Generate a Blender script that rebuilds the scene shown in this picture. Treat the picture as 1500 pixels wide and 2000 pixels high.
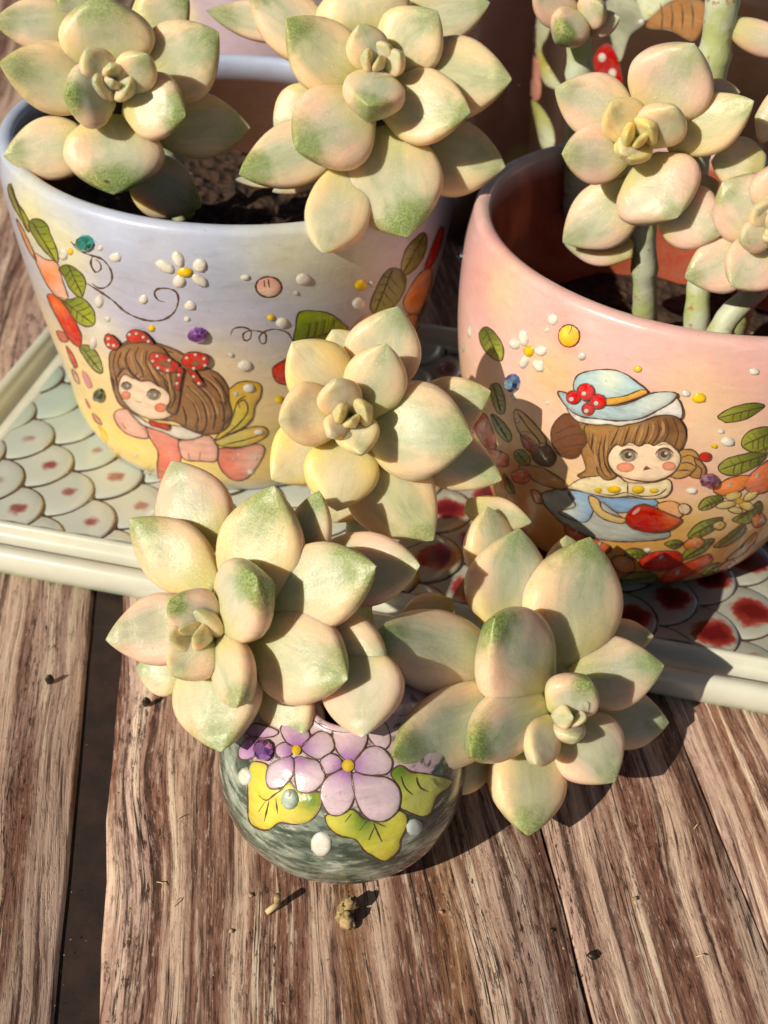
import bpy, bmesh, math, random
import numpy as np
from mathutils import Vector, Matrix, geometry

# ------------------------------------------------------------------ camera, light, exposure
for o in list(bpy.data.objects): bpy.data.objects.remove(o)
sc = bpy.context.scene
col = sc.collection
S = 0.01                                    # everything below is measured in centimetres
FPX, PITCH, ROLL, CAMH = 2300.0, math.radians(39), math.radians(4.5), 17.4   # solved from rims, tray and planks
_c, _s = math.cos(ROLL), math.sin(ROLL)
FWD = np.array([0, math.cos(PITCH), -math.sin(PITCH)])
_u0 = np.array([0, math.sin(PITCH), math.cos(PITCH)]); _r0 = np.array([1.0, 0, 0])
RIGHT = _c*_r0 + _s*_u0; UP = -_s*_r0 + _c*_u0
EYE = np.array([0, 0, CAMH])
cd = bpy.data.cameras.new('camera'); cam = bpy.data.objects.new('camera', cd); col.objects.link(cam)
m = Matrix.Identity(4)
for i in range(3):
    m[i][0], m[i][1], m[i][2], m[i][3] = RIGHT[i], UP[i], -FWD[i], EYE[i]*S
cam.matrix_world = m
cd.sensor_fit = 'VERTICAL'; cd.sensor_height = 24; cd.sensor_width = 18; cd.lens = FPX/2000*24
cd.clip_start = 0.005; cd.clip_end = 50
cd.dof.use_dof = True; cd.dof.focus_distance = 0.195; cd.dof.aperture_fstop = 19
sc.camera = cam

SUN_EL, SUN_AZ = math.radians(33), math.radians(227)     # the sun stands front left
w = bpy.data.worlds.new('World'); sc.world = w; w.use_nodes = True
nt = w.node_tree; bg = nt.nodes['Background']
sky = nt.nodes.new('ShaderNodeTexSky'); sky.sky_type = 'NISHITA'; sky.sun_disc = False
sky.sun_elevation = SUN_EL; sky.sun_rotation = SUN_AZ; sky.dust_density = .4; sky.air_density = .5
nt.links.new(sky.outputs[0], bg.inputs[0]); bg.inputs[1].default_value = 0.065
sl = bpy.data.lights.new('sun', 'SUN'); sun = bpy.data.objects.new('sun', sl); col.objects.link(sun)
sl.energy = 5.0; sl.angle = math.radians(0.55); sl.color = (1.0, 0.975, 0.94)
_tr = Vector((math.cos(math.radians(43))*math.cos(SUN_EL), math.sin(math.radians(43))*math.cos(SUN_EL), -math.sin(SUN_EL)))
sun.rotation_euler = _tr.to_track_quat('-Z', 'Y').to_euler(); sun.location = (-.5, -.5, .6)
vs = sc.view_settings
vs.view_transform = 'Standard'; vs.look = 'None'; vs.gamma = 1; vs.use_curve_mapping = False; vs.exposure = -0.14
vs.use_white_balance = True; vs.white_balance_temperature = 8200; vs.white_balance_tint = 8
sc.render.engine = 'CYCLES'
sc.cycles.use_denoising = True; sc.cycles.max_bounces = 6; sc.cycles.diffuse_bounces = 4; sc.cycles.glossy_bounces = 2
sc.cycles.use_adaptive_sampling = True; sc.cycles.adaptive_threshold = .02
sc.cycles.caustics_reflective = False; sc.cycles.caustics_refractive = False; sc.cycles.sample_clamp_indirect = 6

# ------------------------------------------------------------------ measuring helpers
def rays(pts):
    p = np.atleast_2d(np.array(pts, float))
    d = (p[:, 0:1]-750)*RIGHT + (1000-p[:, 1:2])*UP + FPX*FWD
    return d/np.linalg.norm(d, axis=1, keepdims=True)
def ground(px, py, z=0.0):
    d = rays((px, py))[0]; t = (z-CAMH)/d[2]; return EYE+t*d
def proj(X):
    d = np.atleast_2d(X)-EYE; zc = d@FWD
    return np.stack([750+FPX*(d@RIGHT)/zc, 1000-FPX*(d@UP)/zc], 1)
def zoomer(x0, y0, s):
    return lambda x, y: (x0+x/s, y0+y/s)

# ------------------------------------------------------------------ object helpers
def tag(o, label=None, cat=None, group=None, kind=None):
    if label: o['label'] = label
    if cat: o['category'] = cat
    if group: o['group'] = group
    if kind: o['kind'] = kind
    return o
def empty(name, loc):
    o = bpy.data.objects.new(name, None); col.objects.link(o); o.location = Vector(loc)*S; o.empty_display_size = .01
    return o
def mesh_obj(name, verts, faces, mat, parent=None, attrs=None, smooth=True, colors=None):
    """verts in world centimetres"""
    me = bpy.data.meshes.new(name)
    off = np.array(parent_origin(parent))
    v = (np.array(verts, float)-off)*S
    me.from_pydata(v.tolist(), [], [list(f) for f in faces])
    if smooth: me.polygons.foreach_set('use_smooth', [True]*len(me.polygons))
    if attrs is not None:
        for k, a in attrs.items():
            at = me.attributes.new(k, 'FLOAT_VECTOR', 'POINT'); at.data.foreach_set('vector', np.array(a, float).ravel())
    if colors is not None:
        at = me.color_attributes.new('paint', 'FLOAT_COLOR', 'POINT')
        c = np.ones((len(verts), 4)); c[:, :3] = np.array(colors)[:, :3]; at.data.foreach_set('color', c.ravel())
    me.materials.append(mat); me.update()
    o = bpy.data.objects.new(name, me); col.objects.link(o)
    if parent is not None: o.parent = parent
    return o
def parent_origin(p):
    x = Vector((0, 0, 0))
    while p is not None:
        x = x+p.location; p = p.parent
    return tuple(x/S)

# ------------------------------------------------------------------ material helpers
class NT:
    def __init__(s, name):
        s.m = bpy.data.materials.new(name); s.m.use_nodes = True; s.t = s.m.node_tree
        s.b = s.t.nodes['Principled BSDF']
    def n(s, typ, **kw):
        nd = s.t.nodes.new(typ)
        for k, v in kw.items(): setattr(nd, k, v)
        return nd
    def l(s, a, b): s.t.links.new(a, b)
    def put(s, sock, v):
        if isinstance(v, bpy.types.NodeSocket): s.l(v, sock)
        elif v is not None:
            if isinstance(v, tuple) and len(v) == 3 and sock.type == 'RGBA': v = v+(1,)
            sock.default_value = v
    def math(s, op, a, b=None, c=None, clamp=False):
        nd = s.n('ShaderNodeMath', operation=op, use_clamp=clamp)
        s.put(nd.inputs[0], a); s.put(nd.inputs[1], b)
        if c is not None: s.put(nd.inputs[2], c)
        return nd.outputs[0]
    def mix(s, f, a, b, mode='MIX'):
        nd = s.n('ShaderNodeMix', data_type='RGBA', blend_type=mode)
        s.put(nd.inputs[0], f); s.put(nd.inputs[6], a); s.put(nd.inputs[7], b); return nd.outputs[2]
    def step(s, x, lo, hi):
        nd = s.n('ShaderNodeMapRange', interpolation_type='SMOOTHSTEP'); nd.clamp = True
        s.put(nd.inputs[0], x); nd.inputs[1].default_value = lo; nd.inputs[2].default_value = hi
        return nd.outputs[0]
    def noise(s, vec, scale, detail=3, rough=.55, dist=0.0):
        nd = s.n('ShaderNodeTexNoise'); s.put(nd.inputs['Vector'], vec)
        nd.inputs['Scale'].default_value = scale; nd.inputs['Detail'].default_value = detail
        nd.inputs['Roughness'].default_value = rough; nd.inputs['Distortion'].default_value = dist
        return nd.outputs[0]
    def scalev(s, vec, k):
        nd = s.n('ShaderNodeVectorMath', operation='MULTIPLY'); s.put(nd.inputs[0], vec); nd.inputs[1].default_value = k
        return nd.outputs[0]
    def addv(s, a, b):
        nd = s.n('ShaderNodeVectorMath', operation='ADD'); s.put(nd.inputs[0], a); s.put(nd.inputs[1], b); return nd.outputs[0]
    def objco(s): return s.n('ShaderNodeTexCoord').outputs['Object']
    def bump(s, h, strength=.3, dist=.0005, normal=None):
        nd = s.n('ShaderNodeBump'); nd.inputs['Strength'].default_value = strength; nd.inputs['Distance'].default_value = dist
        s.l(h, nd.inputs['Height'])
        if normal is not None: s.l(normal, nd.inputs['Normal'])
        s.l(nd.outputs[0], s.b.inputs['Normal']); return nd.outputs[0]
    def set(s, **kw):
        for k, v in kw.items(): s.put(s.b.inputs[k.replace('_', ' ')], v)
        return s.m

def make_leaf_material():
    k = NT('variegated succulent leaf')
    at = k.n('ShaderNodeAttribute', attribute_name='leafco')
    sx = k.n('ShaderNodeSeparateXYZ'); k.l(at.outputs['Vector'], sx.inputs[0]); t, x, tp = sx.outputs
    oi = k.n('ShaderNodeObjectInfo'); sp = k.n('ShaderNodeSeparateColor'); k.l(oi.outputs['Color'], sp.inputs[0])
    gr, ye, pk = sp.outputs; cen = oi.outputs['Alpha']
    oc = k.objco()
    rnd = k.n('ShaderNodeCombineXYZ'); k.l(oi.outputs['Random'], rnd.inputs[0]); k.l(oi.outputs['Random'], rnd.inputs[1])
    ov = k.addv(oc, k.scalev(rnd.outputs[0], (3, 7, 0)))
    n1 = k.noise(ov, 130, 3); n2 = k.noise(ov, 420, 4, .6); n3 = k.noise(ov, 2600, 3, .7); n4 = k.noise(ov, 60, 2)
    # fine grain that runs along the leaf
    cb = k.n('ShaderNodeCombineXYZ'); k.l(k.math('MULTIPLY', t, 1.6), cb.inputs[0]); k.l(k.math('MULTIPLY', x, 9.0), cb.inputs[1]); k.l(oi.outputs['Random'], cb.inputs[2])
    grain = k.noise(cb.outputs[0], 3.0, 4, .65)
    ax = k.math('ABSOLUTE', k.math('ADD', x, k.math('MULTIPLY', k.math('SUBTRACT', n4, .5), .9)))
    mg = k.step(k.math('ADD', ax, k.math('MULTIPLY', k.math('SUBTRACT', n1, .5), .9)), .18, .86)
    ce = k.mix(ye, (.50, .56, .43), (.78, .64, .26)); ce = k.mix(k.math('MULTIPLY', pk, .7), ce, (.58, .48, .39))
    ce = k.mix(cen, (.68, .61, .49), ce)
    ma = k.mix(ye, (.83, .62, .43), (.92, .67, .25)); ma = k.mix(pk, ma, (.80, .49, .42))
    c = k.mix(mg, ce, ma)
    c = k.mix(k.math('MULTIPLY', k.step(grain, .45, .75), .16), c, (.42, .48, .34))
    base = k.step(t, .55, .08)
    c = k.mix(k.math('MULTIPLY', base, .60), c, (.58, .53, .14))  # yellow olive leaf base, with some warm shade put into the colour
    tt = k.math('ADD', t, k.math('ADD', k.math('MULTIPLY', k.math('SUBTRACT', n2, .5), .35), k.math('MULTIPLY', k.math('SUBTRACT', n4, .5), .5)))
    tt = k.math('SUBTRACT', tt, k.math('MULTIPLY', k.math('ABSOLUTE', x), .10))
    gf = k.math('MULTIPLY', k.step(tt, .58, .90), gr)
    gf = k.math('MULTIPLY', gf, k.math('ADD', .55, k.math('MULTIPLY', k.step(n3, .4, .6), .5)), clamp=True)
    mid = k.math('MULTIPLY', k.step(ax, .75, .05), k.step(t, .25, .80))
    cb2 = k.n('ShaderNodeCombineXYZ'); k.l(k.math('MULTIPLY', t, 1.3), cb2.inputs[0]); k.l(k.math('MULTIPLY', x, 1.5), cb2.inputs[1]); k.l(k.math('MULTIPLY', oi.outputs['Random'], 9.0), cb2.inputs[2])
    pat = k.noise(cb2.outputs[0], 1.9, 3, .60, .8)
    sage = k.math('MULTIPLY', k.math('ADD', k.math('MULTIPLY', mid, .45), .55), k.step(pat, .47, .66))
    sage = k.math('MULTIPLY', sage, k.math('ADD', .15, k.math('MULTIPLY', cen, .35)))
    c = k.mix(sage, c, (.34, .41, .25))
    c = k.mix(k.math('MULTIPLY', k.step(pat, .46, .30), .28), c, (.86, .68, .50))
    fl = k.math('MULTIPLY', k.step(k.noise(k.addv(ov, k.scalev(cb2.outputs[0], (.004, .004, .004))), 900, 4, .75), .55, .66), k.math('MULTIPLY', sage, gr))
    c = k.mix(k.math('MULTIPLY', fl, .7), c, (.20, .30, .08))
    c = k.mix(gf, c, (.15, .25, .035))
    c = k.mix(k.math('MULTIPLY', k.math('MULTIPLY', k.step(n3, .50, .72), k.step(n1, .40, .62)), .38), c, (.86, .84, .76))       # waxy bloom
    c = k.mix(k.math('MULTIPLY', k.step(n2, .70, .78), .25), c, (.30, .32, .12))
    sc_ = k.math('MULTIPLY', k.step(k.noise(ov, 95, 3, .7), .735, .765), k.step(t, .55, .75))
    c = k.mix(sc_, c, (.17, .07, .02))                                                # small corky scars
    k.l(c, k.b.inputs['Base Color'])
    rough = k.math('ADD', .21, k.math('MULTIPLY', n2, .24))
    k.bump(k.math('ADD', k.math('MULTIPLY', n3, .45), k.math('ADD', n2, k.math('MULTIPLY', pat, .4))), .20, .0006)
    return k.set(Roughness=rough, Subsurface_Weight=.65, Subsurface_Radius=(1.0, .66, .16), Subsurface_Scale=.0040, Specular_IOR_Level=.30)

def make_stem_material():
    k = NT('succulent stem'); oc = k.objco()
    n = k.noise(oc, 160, 4); n2 = k.noise(oc, 500, 3)
    c = k.mix(k.step(n, .42, .62), (.52, .58, .46), (.42, .49, .22)); c = k.mix(k.step(n2, .60, .70), c, (.40, .24, .12))
    k.l(c, k.b.inputs['Base Color']); k.bump(n2, .3, .0006)
    return k.set(Roughness=.5, Subsurface_Weight=.25, Subsurface_Radius=(1, .8, .3), Subsurface_Scale=.002)

def make_glaze(name, rough=.22, coat=.5, amp=.20, rel=.05):
    """hand-painted glaze: colour from the paint layer, blotched like watercolour"""
    k = NT(name); a = k.n('ShaderNodeVertexColor', layer_name='paint'); oc = k.objco()
    n = k.noise(oc, 130, 5, .6); f = k.noise(oc, 700, 4, .65); w = k.noise(oc, 420, 6, .75, .8)
    v = k.math('ADD', 1-amp, k.math('ADD', k.math('MULTIPLY', n, amp*1.2), k.math('MULTIPLY', w, amp*.8))); hs = k.n('ShaderNodeHueSaturation')
    k.l(a.outputs[0], hs.inputs['Color']); k.l(v, hs.inputs['Value']); k.l(k.math('ADD', .72, k.math('MULTIPLY', w, .56)), hs.inputs['Saturation'])
    k.l(k.math('ADD', .482, k.math('MULTIPLY', f, .036)), hs.inputs['Hue'])
    br = k.noise(k.scalev(oc, (160, 160, 650)), 1, 5, .7, .5)
    hs.inputs['Fac'].default_value = 1.0
    sp = k.step(k.noise(oc, 1500, 2, .5), .72, .78)
    c = k.mix(k.math('MULTIPLY', k.step(br, .50, .70), amp*.9), hs.outputs[0], (1.45, 1.38, 1.28), 'MULTIPLY'); c = k.mix(k.math('MULTIPLY', k.step(br, .48, .30), amp*.8), c, (.62, .46, .38), 'MULTIPLY')
    c = k.mix(k.math('MULTIPLY', sp, .5), c, (.12, .07, .05))
    k.l(c, k.b.inputs['Base Color']); k.bump(k.math('ADD', n, k.math('MULTIPLY', f, .25)), rel, .0012)
    return k.set(Roughness=rough, Coat_Weight=coat, Coat_Roughness=.07)

M = {}
M['leaf'] = make_leaf_material(); M['stem'] = make_stem_material()
M['glaze'] = make_glaze('painted pot glaze', .32, .5, .26, .12); M['art'] = make_glaze('raised enamel paint', .26, .5, .55, .22)
def plain(name, c, rough=.5, var=.25, scale=300, coat=0, bump=.2, c2=None):
    k = NT(name); oc = k.objco(); n = k.noise(oc, scale, 4, .6)
    cc = k.mix(k.step(n, .35, .68), c, c2 or tuple(x*(1-var) for x in c)); k.l(cc, k.b.inputs['Base Color']); k.bump(n, bump, .0008)
    return k.set(Roughness=rough, Coat_Weight=coat)
M['line'] = plain('brown drawing line', (.12, .062, .038), .35)
M['seed'] = plain('black seed', (.022, .014, .010), .4)
M['husk'] = plain('dry husk', (.50, .36, .18), .8, .7, 900, 0, .5)
M['straw'] = plain('dry straw', (.70, .58, .36), .7)
M['clay'] = plain('bare clay', (.48, .24, .15), .8)

def make_soil():
    k = NT('potting soil'); oc = k.objco(); v = k.n('ShaderNodeTexVoronoi'); k.l(oc, v.inputs['Vector']); v.inputs['Scale'].default_value = 380
    n = k.noise(oc, 300, 4)
    c = k.mix(k.step(n, .3, .7), (.020, .010, .007), (.062, .030, .017)); c = k.mix(k.step(k.noise(oc, 500, 2), .70, .74), c, (.35, .25, .16))
    k.l(c, k.b.inputs['Base Color']); k.bump(v.outputs[0], .8, .002); return k.set(Roughness=.9)
M['soil'] = make_soil()

def gem_mat(name, c, c2):
    k = NT(name); oc = k.objco(); g = k.n('ShaderNodeNewGeometry')
    n = k.noise(k.scalev(g.outputs['True Normal'], (1, 1, 1)), 3.0, 1)
    cc = k.mix(k.step(n, .35, .65), c, c2); k.l(cc, k.b.inputs['Base Color'])
    return k.set(Roughness=.06, Metallic=.75, Coat_Weight=1.0, Coat_Roughness=.02)
M['gem_green'] = gem_mat('green rhinestone', (.02, .30, .12), (.05, .55, .60))
M['gem_purple'] = gem_mat('purple rhinestone', (.20, .04, .36), (.62, .30, .75))
M['gem_blue'] = gem_mat('blue rhinestone', (.02, .06, .50), (.30, .55, .75))
M['gem_rose'] = gem_mat('rose rhinestone', (.22, .05, .12), (.60, .32, .42))
M['gem_dark'] = gem_mat('olive rhinestone', (.05, .08, .03), (.22, .30, .20))

# ------------------------------------------------------------------ the wooden table top
def make_wood():
    k = NT('weathered wood'); oc = k.objco()
    oi = k.n('ShaderNodeObjectInfo'); rn = k.n('ShaderNodeCombineXYZ'); k.l(oi.outputs['Random'], rn.inputs[2])
    p = k.addv(k.scalev(oc, (100, 100, 100)), k.scalev(rn.outputs[0], (0, 0, 40)))
    wv = k.n('ShaderNodeTexNoise'); k.l(k.scalev(p, (.30, .10, 1)), wv.inputs['Vector']); wv.inputs['Scale'].default_value = 1; wv.inputs['Detail'].default_value = 2
    wob = k.n('ShaderNodeVectorMath', operation='MULTIPLY_ADD'); k.l(wv.outputs['Color'], wob.inputs[0]); wob.inputs[1].default_value = (1.3, 0, 0); k.l(p, wob.inputs[2])
    q = wob.outputs[0]
    N = lambda sx, sy, d=3, r=.6: k.noise(k.scalev(q, (sx, sy, 1)), 1, d, r)
    wide = N(.75, .04, 2); band = N(2.0, .07, 3); streak = N(5.5, .16, 4, .65); fine = N(24, .55, 4, .7)
    fleck = N(16, 2.6, 4, .75); crack = N(5.5, .10, 3, .5); patch = N(.6, .22, 3); speck = N(30, 18, 3, .7)
    c = k.mix(k.step(band, .38, .56), (.68, .48, .385), (.24, .112, .080))
    c = k.mix(k.math('MULTIPLY', k.step(wide, .58, .68), .70), c, (.34, .165, .070))
    c = k.mix(k.math('MULTIPLY', k.step(wide, .45, .34), .60), c, (.66, .48, .42))
    c = k.mix(k.math('MULTIPLY', k.step(streak, .53, .64), .90), c, (.085, .038, .026))
    c = k.mix(k.math('MULTIPLY', k.step(streak, .45, .33), .80), c, (.88, .72, .58))
    dens = k.step(k.math('ADD', patch, k.math('MULTIPLY', k.math('SUBTRACT', band, .5), 1.3)), .38, .68)
    c = k.mix(k.math('MULTIPLY', k.step(fine, .52, .64), k.math('ADD', .42, k.math('MULTIPLY', dens, .55))), c, (.070, .034, .024))
    c = k.mix(k.math('MULTIPLY', k.step(fleck, .54, .62), k.math('ADD', .28, k.math('MULTIPLY', dens, .70))), c, (.050, .027, .02))
    c = k.mix(k.math('MULTIPLY', k.step(fleck, .45, .34), .45), c, (.76, .61, .53))
    c = k.mix(k.math('MULTIPLY', k.step(speck, .60, .70), .55), c, (.14, .07, .05))
    ck = k.math('MULTIPLY', k.step(k.math('ABSOLUTE', k.math('SUBTRACT', crack, .52)), .013, .003), k.step(N(1.5, .35), .45, .60))
    c = k.mix(k.math('MULTIPLY', ck, .92), c, (.022, .010, .008))
    k.l(c, k.b.inputs['Base Color'])
    h = k.math('SUBTRACT', k.math('ADD', k.math('MULTIPLY', streak, -.6), k.math('MULTIPLY', fine, -.35)), k.math('MULTIPLY', ck, .8))
    k.bump(k.math('SUBTRACT', h, k.math('MULTIPLY', k.step(fleck, .5, .66), .25)), .45, .0011)
    return k.set(Roughness=.52, Specular_IOR_Level=.35)
M['wood'] = make_wood()
M['gap'] = plain('dark brown under the planks', (.018, .010, .009), .8, .5, 200, 0, .3, (.036, .017, .013))  # dark brown for the gap floor and the table base

PDIR = math.radians(100)
pd = np.array([math.cos(PDIR), math.sin(PDIR)]); pn = np.array([math.sin(PDIR), -math.cos(PDIR)])   # along, across
def across(px, py): return float(ground(px, py)[:2]@pn)
table = empty('tabletop', (0, 30, 0)); tag(table, 'weathered pinkish brown wooden planks under the tray and pots', 'tabletop', kind='structure')
gapL = (across(184, 1161)+across(110, 1950))/2; gapR = gapL+.50
seam1 = (across(1065, 1610)+across(1145, 1990))/2; seam2 = (across(1330, 1440)+across(1490, 1835))/2
def plank(u0, u1, round_l=.05, round_r=.05):
    NV = 90; rng = random.Random(int(u0*100)); vs_, fs = [], []
    ph = [rng.uniform(0, 6) for _ in range(4)]
    prof = [(u0, -1.2), (u0, -round_l*1.6), (u0+round_l*.35, -round_l*.5), (u0+round_l, 0)]
    prof += [(u0+round_l+(u1-u0-round_l-round_r)*i/6, 0) for i in range(1, 6)]
    prof += [(u1-round_r, 0), (u1-round_r*.35, -round_r*.5), (u1, -round_r*1.6), (u1, -1.2)]
    n = len(prof)
    for j in range(NV+1):
        v = -20+j*110/NV*1.0
        for i, (u, z) in enumerate(prof):
            wgl = .035*math.sin(v*.9+ph[0])+.025*math.sin(v*2.3+ph[1]) if i < 4 else (.035*math.sin(v*.8+ph[2])+.025*math.sin(v*2.1+ph[3]) if i > n-5 else 0)
            vs_.append((u+wgl*(.25 if round_l < .06 else 1), v, z))
    for j in range(NV):
        for i in range(n-1): a = j*n+i; fs.append((a, a+n, a+n+1, a+1)[::-1])
    me = bpy.data.meshes.new('plank'); me.from_pydata((np.array(vs_)*S).tolist(), [], fs); me.polygons.foreach_set('use_smooth', [True]*len(fs))
    me.materials.append(M['wood']); o = bpy.data.objects.new('plank', me); col.objects.link(o); o.parent = table
    o.rotation_euler = (0, 0, PDIR-math.pi/2); o.location = Vector((0, -30, 0))*S
    return o
plank(gapL-13, gapL, .03, .10); plank(gapR-.05, seam1-.025, .30, .03); plank(seam1+.025, seam2-.015, .03, .02)
plank(seam2+.015, seam2+14, .02, .03); plank(gapL-27, gapL-13.05); plank(gapL-41, gapL-27.05); plank(seam2+14.05, seam2+28); plank(seam2+28.05, seam2+42)
c4 = [np.array([*(pn*a+pd*b), -.11]) for a, b in ((gapL-.4, -20), (gapR+.4, -20), (gapR+.4, 90), (gapL-.4, 90))]
mesh_obj('plank_gap', c4, [(0, 1, 2, 3)], M['gap'], table, smooth=False)
c4 = [np.array([*(pn*a+pd*b), -.9]) for a, b in ((-70, -20), (70, -20), (70, 90), (-70, 90))]
mesh_obj('table_base', c4, [(0, 1, 2, 3)], M['gap'], table, smooth=False)

# ------------------------------------------------------------------ the scalloped ceramic tray
TA = math.radians(-8.3); tx = np.array([math.cos(TA), math.sin(TA)]); ty = np.array([-math.sin(TA), math.cos(TA)])
F0 = ground(650, 1246)[:2]                              # a point of the front foot
L0 = ground(45, 667, .85)[:2]                           # a point of the left rim
yf = float(F0@ty); xl = float(L0@tx); xr = xl+25.0; yb = yf+12.3
def tray_pt(x, y, z): return np.array([*(tx*x+ty*y), z])
def make_tray_glaze(name, body, edge):
    k = NT(name); oc = k.objco(); n = k.noise(oc, 90, 3); g = k.n('ShaderNodeNewGeometry'); sp = k.n('ShaderNodeSeparateXYZ'); k.l(g.outputs['Position'], sp.inputs[0])
    gl = k.math('MULTIPLY', k.step(k.math('ADD', sp.outputs[2], k.math('MULTIPLY', n, .0016)), .0030, .0012), .75)
    c = k.mix(k.step(n, .3, .7), body, tuple(x*.9 for x in body)); c = k.mix(gl, c, edge); k.l(c, k.b.inputs['Base Color'])
    k.bump(n, .08, .001)
    return k.set(Roughness=.18, Coat_Weight=.6, Coat_Roughness=.08)
M['tray'] = make_tray_glaze('celadon white tray glaze', (.66, .68, .60), (.20, .38, .18))
tray = empty('ceramic_tray', tray_pt((xl+xr)/2, (yf+yb)/2, 0)); tag(tray, 'white glazed rectangular tray with fish scale floor under the two large pots', 'tray')
def tray_rim():
    # closed profile swept round the rectangle: (inset from outer edge, z)
    pr = [(.10, 0.0), (.02, .10), (0.0, .35), (.02, .50), (.07, .60), (.16, .645), (.28, .635), (.36, .58), (.40, .45), (.44, .27), (.96, .26), (1.0, .36), (1.02, .50), (1.06, .545), (1.18, .54), (1.30, .36)]
    vs_, fs = [], []; n = len(pr); R = .7; ring = []
    for cx, cy, a0 in ((xr-R, yf+R, -90), (xr-R, yb-R, 0), (xl+R, yb-R, 90), (xl+R, yf+R, 180)):
        for q in range(9): a = math.radians(a0+q*90/8); ring.append((cx, cy, math.cos(a), math.sin(a)))
    for cx, cy, ca, sa in ring:
        for ins, z in pr:
            k_ = max(0.0, ins-R+.02); rr = max(R-ins, .02)
            qx = cx+(-k_ if cx > (xl+xr)/2 else k_); qy = cy+(-k_ if cy > (yf+yb)/2 else k_)
            vs_.append(tray_pt(qx+ca*rr, qy+sa*rr, z))
    m_ = len(ring)
    for j in range(m_):
        for i in range(n-1): fs.append((j*n+i, ((j+1) % m_)*n+i, ((j+1) % m_)*n+i+1, j*n+i+1))
    return vs_, fs
v_, f_ = tray_rim(); mesh_obj('rim', v_, f_, M['tray'], tray)
e = 1.0
v_ = [tray_pt(a, b, z) for z in (.05, .34) for a, b in ((xl+e, yf+e), (xr-e, yf+e), (xr-e, yb-e), (xl+e, yb-e))]
M['tray_floor'] = plain('brown glaze between the scales', (.13, .085, .055), .25, .5, 200, .5)
mesh_obj('floor', v_, [(0, 3, 2, 1), (4, 5, 6, 7), (0, 1, 5, 4), (1, 2, 6, 5), (2, 3, 7, 6), (3, 0, 4, 7)], M['tray_floor'], tray, smooth=False)
def make_scale_material():
    k = NT('fish scale glaze'); at = k.n('ShaderNodeAttribute', attribute_name='sc'); sp = k.n('ShaderNodeSeparateXYZ'); k.l(at.outputs['Vector'], sp.inputs[0])
    x, y, ed = sp.outputs; oi = k.n('ShaderNodeObjectInfo'); oc = k.objco()
    rv = k.n('ShaderNodeCombineXYZ'); k.l(oi.outputs['Random'], rv.inputs[2]); ov = k.addv(oc, k.scalev(rv.outputs[0], (1, 1, 1)))
    n = k.noise(ov, 260, 3, .6); n2 = k.noise(ov, 90, 2)
    r = k.math('SQRT', k.math('ADD', k.math('MULTIPLY', k.math('MULTIPLY', x, x), .80), k.math('MULTIPLY', y, y)))
    r = k.math('ADD', r, k.math('MULTIPLY', k.math('SUBTRACT', n, .5), .42))
    f = k.math('SUBTRACT', oi.outputs['Alpha'], r); f = k.math('MULTIPLY', k.step(f, -.03, .12), k.step(oi.outputs['Alpha'], .0, .26))
    pale = k.mix(k.math('MULTIPLY', k.step(n2, .40, .75), .5), oi.outputs['Color'], (.58, .60, .55))
    red = k.mix(k.step(k.math('SUBTRACT', oi.outputs['Alpha'], r), .05, .30), (.30, .035, .03), (.12, .006, .008))
    c = k.mix(f, pale, red); c = k.mix(k.step(ed, .35, .75), c, (.075, .042, .025)); k.l(c, k.b.inputs['Base Color'])
    k.bump(n2, .1, .001)
    return k.set(Roughness=.16, Coat_Weight=.7, Coat_Roughness=.06)
M['scale'] = make_scale_material()
def scale_mesh():
    """a domed scale: round tip to +x, straight sides running back; origin at its painted spot"""
    tip, hw = .53, .835; cx = tip-hw; out = []
    for i in range(17):
        a = -math.pi/2+math.pi*i/16; out.append((cx+hw*math.cos(a), hw*math.sin(a)))
    out += [(-.75, hw*.72), (-1.15, .30), (-1.30, 0), (-1.15, -.30), (-.75, -hw*.72)]
    out = np.array(out); n = len(out); ctr = np.array([-.15, 0]); vs_, fs, at = [], [], []
    for k_, (sc_, zz, ed) in enumerate(((1.12, -.075, 1.0), (1.085, -.022, 1.0), (1.03, -.008, 1.0), (1.0, -.004, 1.0), (.97, .026, .0), (.9, .045, .0), (.6, .06, 0), (.3, .06, 0))):
        for p in out:
            q = ctr+(p-ctr)*sc_; tilt = .11*(q[0]-.56)/1.3; vs_.append((q[0], q[1], zz+tilt)); at.append((q[0], q[1], ed))
        if k_:
            for i in range(n): a = (k_-1)*n; fs.append((a+i, a+(i+1) % n, a+n+(i+1) % n, a+n+i))
    vs_.append((ctr[0], ctr[1], .06+.11*(ctr[0]-.56)/1.3)); at.append((ctr[0], ctr[1], 0))
    a = 7*n
    for i in range(n): fs.append((a+i, a+(i+1) % n, len(vs_)-1))
    me = bpy.data.meshes.new('scale'); me.from_pydata((np.array(vs_)*S).tolist(), [], fs); me.polygons.foreach_set('use_smooth', [True]*len(fs))
    q = me.attributes.new('sc', 'FLOAT_VECTOR', 'POINT'); q.data.foreach_set('vector', np.array(at).ravel()); me.materials.append(M['scale'])
    return me
sme = scale_mesh(); a0 = ground(135, 960, .60)[:2]; ax_, ay_ = float(a0@tx), float(a0@ty); rng = random.Random(4)
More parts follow.
